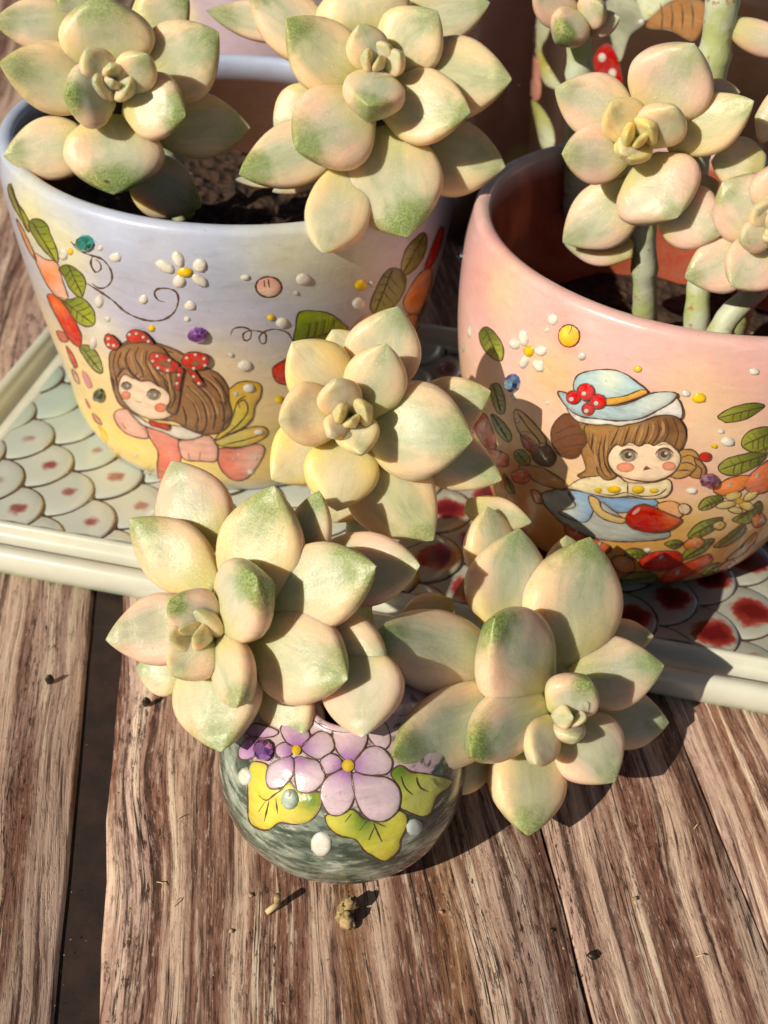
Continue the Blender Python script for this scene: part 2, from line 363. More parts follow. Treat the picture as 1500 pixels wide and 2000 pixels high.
def clipped(me, x, y):
    """the scale cut off straight where it meets the border of the tray"""
    bm = bmesh.new(); bm.from_mesh(me); e_ = 1.15
    for co, no in (((0, yf+e_-y, 0), (0, -1, 0)), ((0, yb-e_-y, 0), (0, 1, 0)), ((xl+e_-x, 0, 0), (-1, 0, 0)), ((xr-e_-x, 0, 0), (1, 0, 0))):
        bmesh.ops.bisect_plane(bm, geom=bm.verts[:]+bm.edges[:]+bm.faces[:], plane_co=Vector(co)*S, plane_no=no, clear_outer=True)
    if not len(bm.faces): bm.free(); return None
    m2 = bpy.data.meshes.new('scale'); bm.to_mesh(m2); bm.free(); m2.materials.append(M['scale']); return m2
for i in range(-8, 30):
    for j in range(-8, 10):
        x = ax_+.845*i; y = ay_+1.70*(j+.5*(i % 2))
        if not (xl+.2 < x < xr+.2 and yf+.2 < y < yb-.2): continue
        edge = not (xl+2.8 < x < xr-1.95 and yf+2.25 < y < yb-2.25); me = clipped(sme, x, y) if edge else sme
        if me is None: continue
        o = bpy.data.objects.new('scale', me); col.objects.link(o); o.parent = tray
        o.location = Vector(tray_pt(x, y, .56+.012*rng.random())-np.array(parent_origin(tray)))*S; o.rotation_euler = (0, 0, TA)
        f = min(1, max(0, (x+6.5)/8)); far = min(1, max(0, (y-yf-3.2)/4))
        if f < .5: a = max(0.0, .22-.20*far-.10*rng.random()); c = (.48-.13*far, .54-.04*far, .51-.03*far)
        else: a = .40+.07*rng.random(); c = (.34, .36, .32)
        o.color = (*c, a)

# ------------------------------------------------------------------ pots turned on a wheel, with raised painting
class Pot:
    def __init__(s, name, label, c_top, c_bot, prof, inner, z0, paint, wall_in, group=None):
        """prof: outer (z, r) bottom to top; inner: (z, r) top to bottom; paint(X)->colour of world points"""
        s.z0, s.z1 = prof[0][0], prof[-1][0]; s.ct, s.cb = np.array(c_top, float), np.array(c_bot, float)
        zz = np.array([p[0] for p in prof]); rr = np.array([p[1] for p in prof])
        s.zs = np.linspace(s.z0, s.z1, 90); s.rs = s.smooth(zz, rr, s.zs)
        s.root = empty(name, (*c_bot, z0)); tag(s.root, label, 'pot', group)
        NS = 200; vs_, fs, cols = [], [], []; th = np.linspace(0, 2*np.pi, NS, endpoint=False); rings = []
        rings.append((s.z0, s.rs[0]*.02)); rings.append((s.z0, s.rs[0]*.97))
        rings += list(zip(s.zs, s.rs))
        lipr = (s.rs[-1]-inner[0][1])/2; rc = (s.rs[-1]+inner[0][1])/2
        for q in range(1, 9): a = math.pi*q/9; rings.append((s.z1+lipr*.85*math.sin(a), rc+lipr*math.cos(a)))
        nout = len(rings); rings += list(inner)
        for k_, (z, r) in enumerate(rings):
            c = s.center(z); X = np.stack([c[0]+r*np.cos(th), c[1]+r*np.sin(th), np.full(NS, z)], 1)
            vs_.append(X); cols.append(paint(X) if k_ <= nout else np.tile(wall_in, (NS, 1)))
        for k_ in range(len(rings)-1):
            for i in range(NS): fs.append((k_*NS+i, k_*NS+(i+1) % NS, (k_+1)*NS+(i+1) % NS, (k_+1)*NS+i))
        s.body = mesh_obj('body', np.concatenate(vs_), fs, M['glaze'], s.root, colors=np.clip(np.concatenate(cols), 0, 1))
        s.inner = inner; s.layer = 0
    @staticmethod
    def smooth(x, y, q):
        # monotone cubic through the profile points
        m_ = np.gradient(y, x); i = np.clip(np.searchsorted(x, q)-1, 0, len(x)-2); h = x[i+1]-x[i]; t = (q-x[i])/h
        return (2*t**3-3*t**2+1)*y[i]+(t**3-2*t**2+t)*h*m_[i]+(-2*t**3+3*t**2)*y[i+1]+(t**3-t**2)*h*m_[i+1]
    def center(s, z):
        f = np.clip((np.asarray(z, float)-s.z0)/(s.z1-s.z0), 0, 1); return np.stack([s.cb[0]+(s.ct[0]-s.cb[0])*f, s.cb[1]+(s.ct[1]-s.cb[1])*f], -1)
    def gapf(s, X):
        c = s.center(X[..., 2]); r = np.interp(X[..., 2], s.zs, s.rs); return np.hypot(X[..., 0]-c[..., 0], X[..., 1]-c[..., 1])-r
    def hit(s, pts):
        """points of the outer wall seen in the photograph at these pixels, with normals"""
        d = rays(pts); n = len(d); mid = float(np.linalg.norm(np.append(s.ct, (s.z0+s.z1)/2)-EYE)); t = np.linspace(mid-7.5, mid+3, 260)
        X = EYE+t[None, :, None]*d[:, None, :]; g = s.gapf(X); g = np.where((X[..., 2] > s.z1+.02) | (X[..., 2] < s.z0-.3), np.abs(g)+.05, g)
        neg = g < 0; has = neg.any(1) & (neg.argmax(1) > 0); fi = np.maximum(neg.argmax(1), 1)
        lo, hi = t[fi-1].copy(), t[fi].copy()
        for _ in range(20):
            mm = (lo+hi)/2; k = s.gapf(EYE+mm[:, None]*d) < 0; hi = np.where(k, mm, hi); lo = np.where(k, lo, mm)
        T = np.where(has, hi, t[np.abs(g).argmin(1)])
        P = EYE+T[:, None]*d; c = s.center(P[:, 2]); rad = np.stack([P[:, 0]-c[:, 0], P[:, 1]-c[:, 1]], 1); rn = np.linalg.norm(rad, axis=1, keepdims=True); rad = rad/rn
        rz = np.interp(P[:, 2], s.zs, s.rs); P[:, :2] = c+rad*rz[:, None]
        sl_ = (np.interp(P[:, 2]+.05, s.zs, s.rs)-np.interp(P[:, 2]-.05, s.zs, s.rs))/.1
        N = np.concatenate([rad, -sl_[:, None]], 1); return P, N/np.linalg.norm(N, axis=1, keepdims=True)

def spline(pts, closed=True, step=5.0):
    p = np.array(pts, float); n = len(p); out = []
    rngi = range(n) if closed else range(n-1)
    for i in rngi:
        if closed: a, b, c, d = p[(i-1) % n], p[i], p[(i+1) % n], p[(i+2) % n]
        else: a, b, c, d = p[max(i-1, 0)], p[i], p[i+1], p[min(i+2, n-1)]
        k = max(1, int(np.linalg.norm(c-b)/step))
        for q in range(k):
            t = q/k; out.append(.5*((2*b)+(c-a)*t+(2*a-5*b+4*c-d)*t*t+(3*b-a-3*c+d)*t**3))
    if not closed: out.append(p[-1])
    return np.array(out)
def ell(cx, cy, rx, ry, rot=0, n=14):
    a = np.linspace(0, 2*np.pi, n, endpoint=False); r = math.radians(rot)
    x, y = rx*np.cos(a), ry*np.sin(a); return np.stack([cx+x*math.cos(r)-y*math.sin(r), cy+x*math.sin(r)+y*math.cos(r)], 1)
def inside(poly, q):
    x, y = q[:, 0], q[:, 1]; r = np.zeros(len(q), bool); j = len(poly)-1
    for i in range(len(poly)):
        xi, yi, xj, yj = *poly[i], *poly[j]; k = ((yi > y) != (yj > y)) & (x < (xj-xi)*(y-yi)/(yj-yi+1e-12)+xi); r ^= k; j = i
    return r
def art(pot, name, c, pts, lay=1, dome=.03, parent=None, outline=0.0, c2=None, at2=None, r2=60, mat=None, smooth=True, soft=6.0):
    """one piece of raised paint on the pot; pts are its outline as seen in the photograph"""
    poly = spline(pts) if smooth else np.array(pts, float)
    lo, hi = poly.min(0), poly.max(0); st = max(4.5, float((hi-lo).max())/26)
    gx, gy = np.meshgrid(np.arange(lo[0]+st*.5, hi[0], st), np.arange(lo[1]+st*.5, hi[1], st)); q = np.stack([gx.ravel(), gy.ravel()], 1)
    q = q[inside(poly, q)] if len(q) else q
    if len(q):
        dd = np.min(np.hypot(q[:, None, 0]-poly[None, :, 0], q[:, None, 1]-poly[None, :, 1]), 1); q, dd = q[dd > st*.35], dd[dd > st*.35]
    else: dd = np.zeros(0)
    allp = np.concatenate([poly, q]) if len(q) else poly; n = len(poly)
    r = geometry.delaunay_2d_cdt([Vector(p) for p in allp], [], [list(range(n))], 1, 1e-5)
    V = np.array([tuple(v) for v in r[0]]); F = [list(f) for f in r[2]]
    if not len(F): return None
    db = np.min(np.hypot(V[:, None, 0]-poly[None, :, 0], V[:, None, 1]-poly[None, :, 1]), 1)
    P, N = pot.hit(V); h = lay*.0045-.004+dome*(1.0 if soft < 5 else .35)*(1-np.exp(-db/soft))
    X = P+N*h[:, None]; cc = np.tile(np.array(c), (len(V), 1))
    if c2 is not None:
        f = np.exp(-(np.hypot(V[:, 0]-at2[0], V[:, 1]-at2[1])/r2)**2)[:, None]; cc = cc*(1-f)+np.array(c2)*f
    cc = cc*(1-.38*np.exp(-db/3.5))[:, None]
    F = [f if np.dot(np.cross(X[f[1]]-X[f[0]], X[f[2]]-X[f[0]]), N[f[0]]) > 0 else f[::-1] for f in F]
    o = mesh_obj(name, X, F, mat or M['art'], parent or pot.root, colors=cc)
    if outline: stroke(pot, poly, outline, closed=True, lay=lay+.6, parent=o if (parent is None or parent is pot.root) else parent, smooth=False)
    return o
def stroke(pot, pts, wpx=3.0, closed=False, lay=2, parent=None, smooth=True, mat=None, name='drawn_line', h=.004):
    p = spline(pts, closed, 4.0) if smooth else np.array(pts, float)
    n = len(p)
    if n < 2: return None
    t = np.roll(p, -1, 0)-np.roll(p, 1, 0)
    if not closed: t[0] = p[1]-p[0]; t[-1] = p[-1]-p[-2]
    nn = np.stack([-t[:, 1], t[:, 0]], 1)/(np.linalg.norm(t, axis=1, keepdims=True)+1e-9)
    tw = np.ones(n) if closed else np.clip(np.minimum(np.arange(n), np.arange(n)[::-1])/3.0, .35, 1)
    tw = tw*(1+.30*np.sin(np.arange(n)*.55+p[0, 0])+.22*np.sin(np.arange(n)*1.7+p[0, 1])); rows = []
    for k, hh in ((-.5, -.004), (0, h), (.5, -.004)):
        P, N = pot.hit(p+nn*(k*.85*wpx*tw)[:, None]); rows.append(P+N*(lay*.0045+hh))
    X = np.concatenate(rows); F = []
    for i in range(n if closed else n-1):
        j = (i+1) % n
        for b in (0, 1): F.append((b*n+i, b*n+j, (b+1)*n+j, (b+1)*n+i))
    return mesh_obj(name, X, F, mat or M['line'], parent or pot.root)
def gem(pot, cx, cy, rx, ry, mat, lay=1):
    """a faceted rhinestone glued to the wall"""
    vs2 = [(0, 0)]; hs = [.0]; P = []
    n = 10
    rings = ((1.0, 0.0), (.95, .07), (.55, .13))
    pts = []; hh = []
    for k, (s_, h) in enumerate(rings):
        for i in range(n):
            a = 2*math.pi*(i+.5*(k == 2))/n; pts.append((cx+rx*s_*math.cos(a), cy+ry*s_*math.sin(a))); hh.append(h)
    pts.append((cx, cy)); hh.append(.135)
    P, N = pot.hit(pts); _, N0 = pot.hit([(cx, cy)]); X = P+N0*(np.array(hh)[:, None]+lay*.004-.01); F = []
    for i in range(n):
        j = (i+1) % n; F.append((i, j, n+j, n+i)); F += [(n+i, n+j, 2*n+i), (n+j, 2*n+j, 2*n+i), (2*n+i, 2*n+j, 3*n)]
    o = mesh_obj('rhinestone', X, F, mat, pot.root, smooth=False); return o
def dots(pot, Z, lst, c, name='paint_dot', k=1.0, dome=.045):
    for x, y, rx, ry in lst:
        p = Z(x, y); s = Z(1, 0)[0]-Z(0, 0)[0]; art(pot, name, c, ell(*p, rx*s*k, ry*s*k, n=12), 1, dome, soft=3.0)
def zp(Z, pts): return [Z(x, y) for x, y in pts]
def leafart(pot, Z, pts, base, tip, veins=4, dark=(.13, .19, .02), light=(.42, .48, .05), lay=1):
    P = zp(Z, pts); b, t = np.array(Z(*base)), np.array(Z(*tip))
    o = art(pot, 'painted_leaf', light, P, lay, .035, outline=2.6, c2=dark, at2=tuple(b), r2=float(np.linalg.norm(t-b))*.75)
    if o is None: return
    stroke(pot, [b, b+(t-b)*.35, b+(t-b)*.7, t], 2.2, lay=lay+4, parent=o)
    pr = np.array([-(t-b)[1], (t-b)[0]])
    poly = np.array(P)
    for i in range(veins):
        q = b+(t-b)*(.15+.7*i/veins)
        for sg in (-1, 1):
            e_ = q+(t-b)*.16+pr*sg*.30
            for f in (1, .7, .45):
                ee = q+(e_-q)*f
                if inside(poly, np.array([ee]))[0]: stroke(pot, [q, (q+ee)/2+(t-b)*.02, ee], 1.6, lay=lay+4, parent=o); break

def blobs(lst, pot_hit, X, base):
    c = base.copy()
    for P, r, cc, s_ in lst:
        f = (s_*np.exp(-(np.linalg.norm(X-P, axis=1)/r)**2))[:, None]; c = c*(1-f)+np.array(cc)*f
    return c
def ramp(z, stops):
    zs = [s_[0] for s_ in stops]; return np.stack([np.interp(z, zs, [s_[1][k] for s_ in stops]) for k in range(3)], -1)

WHITE, YEL, RED, ORANGE = (.76, .73, .66), (.85, .56, .03), (.62, .035, .02), (.78, .27, .05)

def side_by(o):
    return o
# ---- the blue pot
def paintL(X):
    z = X[:, 2]
    b = ramp(z, [(.6, (.55, .55, .50)), (1.1, (.80, .62, .22)), (2.2, (.84, .60, .24)), (3.6, (.80, .62, .36)), (4.6, (.56, .54, .50)), (5.6, (.42, .45, .58)), (6.8, (.38, .46, .66)), (7.6, (.48, .56, .76))])
    return blobs(BL, None, X, b)
BL = []
potL = Pot.__new__(Pot)
PROF_L = [(.6, 3.60), (.95, 3.82), (2, 4.08), (4, 4.55), (6, 4.9), (7.0, 5.0), (7.4, 4.97)]
PROF_R = [(.6, 2.75), (.95, 3.10), (2, 3.58), (4, 4.30), (6, 4.58), (7.0, 4.58), (7.4, 4.52)]
PROF_S = [(0.0, 1.15), (.15, 1.50), (.5, 1.86), (1.1, 2.09), (1.6, 2.10), (2.1, 1.94), (2.5, 1.62), (2.74, 1.22), (2.83, .88), (2.85, .70)]
CL, CR, CS = ((-3.91, 25.0), (-3.9, 24.7)), ((5.82, 21.95), (5.55, 21.75)), ((-.38, 13.0), (-.36, 12.97))
def wall_point(cc, prof, px, py):
    p = Pot.__new__(Pot); p.z0, p.z1 = prof[0][0], prof[-1][0]; p.ct, p.cb = np.array(cc[0]), np.array(cc[1])
    p.zs = np.linspace(p.z0, p.z1, 90); p.rs = Pot.smooth(np.array([q[0] for q in prof]), np.array([q[1] for q in prof]), p.zs)
    return p.hit([(px, py)])[0][0]
for x, y, r, c, s_ in ((60, 430, .9, (.74, .70, .30), .8), (150, 520, .8, (.72, .66, .40), .6), (130, 480, .5, (.75, .72, .38), .6), (690, 510, 1.0, (.72, .70, .42), .75), (560, 500, .9, (.72, .70, .45), .7), (500, 620, .7, (.46, .47, .62), .6),
        (250, 610, 1.0, (.46, .46, .64), .75), (340, 640, .5, (.44, .44, .66), .5), (330, 520, .9, (.56, .55, .62), .5), (430, 730, .9, (.80, .62, .40), .7), (190, 720, .8, (.86, .62, .32), .7), (520, 880, .7, (.62, .60, .20), .6), (500, 900, .6, (.80, .45, .12), .5),
        (480, 1000, 1.0, (.72, .62, .58), .8), (230, 860, .8, (.90, .62, .22), .8), (260, 930, .35, (.62, .64, .60), .8), (120, 700, .6, (.78, .72, .66), .6), (200, 640, .5, (.78, .74, .58), .6), (800, 500, 1.0, (.62, .54, .50), .6)):
    BL.append((wall_point(CL, PROF_L, x, y), r, c, s_))
potL = Pot('ceramic_pot', 'lavender blue painted pot with a brown haired winged girl in a pink dress', *CL, PROF_L,
           [(7.4, 4.61), (7.0, 4.56), (6.0, 4.45), (4, 4.1), (1.6, 3.4), (1.2, 3.0), (1.1, .05)], .6, paintL, (.085, .038, .024))  # inner wall colour darkened in place of shade from the leaves
A = zoomer(0, 350, 3); B = zoomer(380, 400, 2.4194)
# leaves and fruit winding up the left side
art(potL, 'painted_berry', (.72, .30, .10), zp(A, [(95, 230), (140, 300), (200, 430), (215, 480), (175, 430), (125, 320)]), 1, .03, outline=2)
leafart(potL, A, [(45, 60), (65, 25), (100, 130), (140, 190), (170, 250), (168, 310), (125, 240), (75, 150)], (62, 40), (165, 300), 3)
leafart(potL, A, [(165, 265), (210, 230), (270, 260), (300, 330), (335, 420), (338, 490), (285, 445), (220, 370)], (185, 240), (330, 480), 4)
art(potL, 'painted_petal', (.84, .48, .36), zp(A, [(200, 435), (270, 470), (335, 490), (370, 600), (400, 700), (350, 705), (290, 640), (235, 540)]), 1, .03, outline=2, c2=(.85, .25, .08), at2=A(280, 570), r2=26)
leafart(potL, A, [(345, 525), (400, 500), (470, 545), (502, 600), (492, 665), (470, 695), (410, 640), (375, 570)], (400, 500), (485, 680), 4)
leafart(potL, A, [(345, 690), (400, 705), (470, 690), (530, 740), (556, 790), (552, 850), (500, 862), (430, 820), (395, 760)], (360, 700), (548, 845), 4)
art(potL, 'painted_petal', RED, zp(A, [(275, 680), (340, 690), (400, 755), (450, 850), (478, 920), (467, 985), (400, 930), (335, 815)]), 1, .04, outline=2.4, c2=(.78, .16, .03), at2=A(330, 740), r2=22)
art(potL, 'painted_berry', (.70, .07, .05), zp(A, [(388, 975), (430, 1030), (455, 1100), (440, 1110), (405, 1040)]), 1, .03, outline=2)
leafart(potL, A, [(465, 990), (510, 970), (570, 1020), (603, 1110), (588, 1140), (530, 1095)], (480, 980), (595, 1130), 3, (.20, .25, .05), (.40, .42, .12))
art(potL, 'painted_petal', (.80, .30, .30), zp(A, [(480, 1120), (520, 1150), (545, 1220), (520, 1230), (490, 1180)]), 1, .03)
art(potL, 'painted_petal', YEL, zp(A, [(575, 1440), (620, 1480), (640, 1540), (605, 1530)]), 1, .03); art(potL, 'painted_petal', YEL, zp(A, [(640, 1560), (690, 1620), (735, 1690), (715, 1700), (660, 1640)]), 1, .03)
art(potL, 'painted_petal', (.75, .10, .18), zp(A, [(500, 1280), (530, 1330), (530, 1350), (505, 1320)]), 1, .03)
# right hand leaves and fruit
leafart(potL, B, [(470, 650), (476, 580), (492, 510), (560, 500), (640, 515), (700, 560), (725, 592), (640, 640), (540, 655)], (480, 640), (715, 585), 5, (.15, .22, .02), (.40, .50, .05))
leafart(potL, B, [(830, 490), (845, 425), (890, 335), (935, 298), (990, 320), (996, 390), (960, 460), (900, 510), (858, 520)], (935, 305), (850, 510), 4, (.10, .13, .02), (.34, .34, .06))
leafart(potL, B, [(975, 290), (1000, 210), (1050, 150), (1085, 130), (1099, 170), (1080, 250), (1030, 312), (990, 330)], (1085, 140), (985, 320), 3, (.12, .14, .03), (.32, .33, .08))
art(potL, 'painted_berry', RED, zp(B, [(1085, 300), (1110, 230), (1135, 160), (1165, 100), (1180, 110), (1165, 190), (1120, 290)]), 1, .04, outline=2)
art(potL, 'painted_petal', (.80, .36, .20), zp(B, [(985, 460), (1030, 370), (1075, 315), (1120, 300), (1115, 390), (1060, 510), (1010, 515)]), 1, .03, outline=2, c2=(.80, .25, .04), at2=B(1050, 440), r2=22)
art(potL, 'painted_petal', (.72, .42, .34), zp(B, [(735, 590), (790, 525), (850, 510), (862, 535), (800, 590), (760, 610)]), 1, .03)
art(potL, 'painted_berry', RED, zp(B, [(368, 770), (420, 735), (465, 700), (500, 690), (510, 760), (470, 840), (430, 850), (382, 830)]), 1, .045, outline=2.4)
# scrolls
for pts in ([(415, 365), (470, 420), (530, 445), (600, 470), (648, 530), (655, 590), (622, 632), (580, 638), (540, 612)], [(545, 445), (532, 495), (560, 545), (592, 525), (585, 490), (560, 470)],
            [(500, 605), (580, 655), (660, 710), (740, 780), (850, 825), (950, 825), (1020, 780), (1045, 710), (1030, 660), (980, 640), (920, 645), (905, 675), (930, 710), (965, 720)]):
    stroke(potL, zp(A, pts), 4.2, lay=1, name='painted_scroll')
stroke(potL, zp(B, [(170, 615), (180, 588), (225, 578), (265, 595), (260, 635), (235, 640), (230, 610), (260, 595), (300, 597), (335, 610), (335, 650), (315, 655), (305, 625), (330, 600), (380, 588), (440, 605), (465, 650)]), 3.4, lay=1, name='painted_scroll')
def daisy(pot, Z, ctr, petals, cr):
    s = Z(1, 0)[0]-Z(0, 0)[0]; o = art(pot, 'painted_daisy', YEL, ell(*Z(*ctr), cr[0]*s, cr[1]*s), 3, .06, soft=4)
    for x, y, a, b, rot in petals: art(pot, 'petal', WHITE, ell(*Z(x, y), a*s, b*s, rot), 1, .06, parent=o, soft=4)
daisy(potL, A, (1083, 545), [(968, 512, 64, 34, 28), (1045, 468, 34, 52, -25), (1172, 505, 44, 42, 0), (1050, 600, 40, 38, 0), (1172, 592, 56, 30, 32)], (48, 30))
dots(potL, A, [(372, 440, 28, 38), (675, 458, 38, 30), (585, 405, 20, 18), (580, 715, 28, 40), (840, 705, 28, 28), (1115, 742, 36, 30), (632, 820, 18, 18), (1097, 820, 20, 18), (545, 960, 24, 40), (1440, 575, 28, 18), (1352, 1030, 22, 14), (1437, 1093, 44, 34), (890, 1700, 14, 12), (800, 1620, 12, 10), (860, 1720, 22, 16)], WHITE)
dots(potL, A, [(413, 425, 18, 22), (888, 875, 24, 22), (885, 1705, 14, 16)], YEL)
dots(potL, B, [(240, 343, 24, 14), (515, 352, 37, 30), (480, 417, 16, 12), (838, 374, 16, 16), (778, 466, 34, 30), (415, 557, 33, 26), (172, 711, 18, 12), (240, 760, 38, 26), (265, 1262, 22, 12), (180, 1200, 14, 9), (210, 1180, 10, 7), (287, 1198, 14, 10)], WHITE)
dots(potL, B, [(788, 380, 32, 28), (362, 533, 21, 16), (402, 922, 25, 18)], YEL)
pf = art(potL, 'painted_fruit', (.80, .40, .34), ell(*B(350, 388), 25, 20, 4), 1, .05, outline=5.0, c2=(.85, .62, .50), at2=B(350, 420), r2=20)
for q in ((325, 352, 330, 385), (345, 348, 352, 388)): stroke(potL, [B(q[0], q[1]), B(q[2], q[3])], 3, lay=5, parent=pf)
gem(potL, *A(500, 372), 18, 16, M['gem_green']); gem(potL, *A(1160, 908), 21, 14, M['gem_purple']); gem(potL, *A(585, 1262), 11, 13, M['gem_dark'])

# the girl on the blue pot
HAIR, HAIRD, SKIN, PINK = (.30, .145, .065), (.085, .036, .018), (.86, .66, .50), (.82, .33, .26)
g = art(potL, 'painted_girl', PINK, zp(A, [(850, 1455), (960, 1480), (1040, 1515), (1055, 1590), (1060, 1640), (1050, 1700), (1000, 1770), (960, 1850), (935, 1790), (920, 1690), (925, 1600), (880, 1520)]), 1, .02, outline=2.6, c2=(.78, .18, .12), at2=A(960, 1700), r2=60)
tag(g, 'girl with red hair bows and yellow wings')
def ga(name, c, Z, pts, lay, dome=.02, outline=2.4, **k): return art(potL, name, c, zp(Z, pts), lay, dome, parent=g, outline=outline, **k)
ga('skirt', (.80, .22, .16), B, [(110, 1155), (200, 1150), (290, 1130), (332, 1150), (310, 1215), (250, 1290), (180, 1300), (120, 1240)], 1, c2=(.85, .50, .42), at2=B(290, 1200), r2=34)
ga('wing', (.78, .46, .06), B, [(155, 885), (200, 842), (260, 833), (312, 850), (311, 905), (285, 950), (272, 1010), (220, 1060), (150, 1092), (95, 1112), (130, 1060), (175, 1000), (165, 930)], 2, c2=(.66, .56, .10), at2=B(190, 1010), r2=42)
ga('wing', (.66, .55, .14), B, [(92, 1116), (180, 1080), (260, 1050), (330, 1050), (346, 1080), (310, 1112), (240, 1140), (140, 1142)], 2, c2=(.80, .45, .06), at2=B(320, 1080), r2=26)
for pts in ([(120, 1100), (200, 1040), (250, 970), (235, 920), (205, 935), (215, 960)], [(150, 1085), (230, 1050), (270, 1010)], [(180, 1000), (200, 930), (240, 900)], [(140, 1130), (230, 1110), (320, 1080)]): stroke(potL, zp(B, pts), 2.2, lay=4.5, parent=g)
for x, y, rx, ry in ((258, 865, 30, 22), (195, 892, 16, 10), (305, 1072, 26, 14)): art(potL, 'dot', WHITE, ell(*B(x, y), rx/2.42, ry/2.42), 4, .04, parent=g, soft=3)
ga('sleeve', (.86, .44, .36), A, [(668, 1385), (690, 1350), (750, 1350), (800, 1400), (850, 1450), (872, 1512), (820, 1516), (740, 1490), (690, 1440)], 2, .03)
ga('sleeve', (.86, .46, .38), A, [(1050, 1535), (1130, 1522), (1220, 1500), (1268, 1550), (1277, 1600), (1260, 1652), (1170, 1650), (1080, 1640), (1055, 1590)], 3, .03)
for pts in ([(1110, 1640), (1105, 1600)], [(1165, 1640), (1175, 1595)], [(720, 1430), (740, 1460)]): stroke(potL, zp(A, pts), 2, lay=6.5, parent=g)
ga('collar', (.80, .74, .66), A, [(755, 1355), (830, 1400), (880, 1430), (1000, 1440), (1080, 1450), (1150, 1480), (1185, 1500), (1120, 1525), (1040, 1518), (960, 1482), (880, 1455), (820, 1430)], 3)
ga('hair', HAIR, A, [(650, 1010), (700, 975), (760, 940), (860, 940), (960, 970), (1060, 1010), (1150, 1080), (1230, 1110), (1290, 1150), (1335, 1220), (1340, 1300), (1358, 1370), (1340, 1440), (1290, 1480), (1240, 1490), (1185, 1492), (1140, 1478), (1080, 1450), (1030, 1420), (900, 1400), (760, 1350), (700, 1310), (665, 1230), (648, 1130), (640, 1060)], 4, .04, c2=(.42, .23, .12), at2=A(900, 1060), r2=50)
ga('face', SKIN, A, [(728, 1140), (790, 1162), (850, 1152), (920, 1190), (985, 1240), (1020, 1300), (1030, 1345), (1000, 1382), (940, 1402), (860, 1392), (780, 1352), (728, 1290), (698, 1215)], 8, .025)
ga('ribbon', RED, A, [(878, 1403), (930, 1420), (990, 1430), (994, 1465), (940, 1450), (890, 1437)], 9)
for x, y, rx, ry in ((745, 1258, 28, 26), (945, 1330, 36, 28)): art(potL, 'cheek', (.82, .26, .16), ell(*A(x, y), rx/3, ry/3), 11, .004, parent=g)
for x, y, rx, ry in ((905, 1255, 40, 32), (748, 1203, 30, 25)):
    art(potL, 'eye', (.62, .54, .46), ell(*A(x, y), rx/2.8, ry/2.9), 11, .01, parent=g); art(potL, 'iris', (.26, .20, .16), ell(*A(x+2, y+1), rx/3.8, ry/3.4), 12.2, .01, parent=g); stroke(potL, zp(A, [(x-rx, y+4), (x-rx*.6, y-ry*.8), (x+rx*.1, y-ry*1.05), (x+rx*.95, y-ry*.3)]), 3.4, lay=13.5, parent=g); art(potL, 'glint', WHITE, ell(*A(x+8, y-3), 2.2, 2.2), 13.4, .01, parent=g)
stroke(potL, zp(A, [(865, 1240), (895, 1222), (940, 1235)]), 2.6, lay=13, parent=g); stroke(potL, zp(A, [(800, 1290), (818, 1296), (835, 1295)]), 2.2, lay=12, parent=g)
ga('fringe', HAIR, A, [(700, 985), (780, 945), (880, 950), (960, 985), (1010, 1060), (1050, 1130), (1060, 1220), (1045, 1330), (1020, 1370), (980, 1340), (1000, 1290), (985, 1230), (930, 1200), (880, 1170), (830, 1175), (790, 1150), (750, 1100), (715, 1110), (690, 1150), (672, 1090), (680, 1020)], 12, .03)
rs = random.Random(8)
for pts in ([(720, 1000), (700, 1060), (715, 1110)], [(770, 980), (745, 1040), (770, 1110), (820, 1165)], [(820, 970), (800, 1030), (835, 1100), (850, 1150)], [(870, 990), (860, 1060), (890, 1120), (920, 1180), (950, 1200)], [(920, 1000), (905, 1070), (940, 1130), (985, 1180), (990, 1220)],
            [(1000, 1090), (1010, 1180), (1030, 1260), (1000, 1330), (985, 1310), (1005, 1295)], [(960, 1130), (975, 1200), (1000, 1240)], [(840, 1140), (815, 1160), (800, 1140), (815, 1120)]): stroke(potL, zp(A, pts), 2.8, lay=15.5, parent=g)
for pts in ([(1060, 1230), (1130, 1300), (1160, 1390), (1140, 1450)], [(1090, 1200), (1180, 1290), (1210, 1400), (1190, 1470), (1150, 1470), (1160, 1440)], [(1120, 1170), (1220, 1270), (1260, 1370), (1245, 1460)], [(1180, 1150), (1270, 1230), (1305, 1320), (1310, 1420), (1290, 1465)], [(1240, 1140), (1300, 1210), (1325, 1280), (1300, 1310), (1280, 1290)], [(1070, 1320), (1090, 1390), (1085, 1440)], [(1340, 1380), (1320, 1420), (1300, 1400)], [(1050, 1010), (960, 1000)], [(680, 1120), (690, 1200), (720, 1290)], [(660, 1150), (675, 1230)]): stroke(potL, zp(A, pts), 2.8, lay=9, parent=g)
M['hair_light'] = plain('light brown strand', (.46, .25, .12), .3)
for pts in ([(745, 1000), (730, 1050), (745, 1100)], [(800, 985), (780, 1035), (805, 1110)], [(850, 985), (838, 1050), (870, 1130)], [(895, 1000), (885, 1070), (915, 1130), (955, 1180)], [(945, 1010), (935, 1080), (975, 1150)], [(985, 1110), (1000, 1190), (1015, 1260)]): stroke(potL, zp(A, pts), 5.5, lay=15.2, parent=g, mat=M['hair_light'], name='strand')
for pts in ([(1075, 1240), (1145, 1310), (1178, 1400)], [(1110, 1210), (1200, 1300), (1232, 1400)], [(1150, 1180), (1245, 1270), (1285, 1380)], [(1215, 1150), (1290, 1230), (1318, 1330)], [(990, 990), (1060, 1030), (1130, 1090)]): stroke(potL, zp(A, pts), 6.0, lay=8.6, parent=g, mat=M['hair_light'], name='strand')
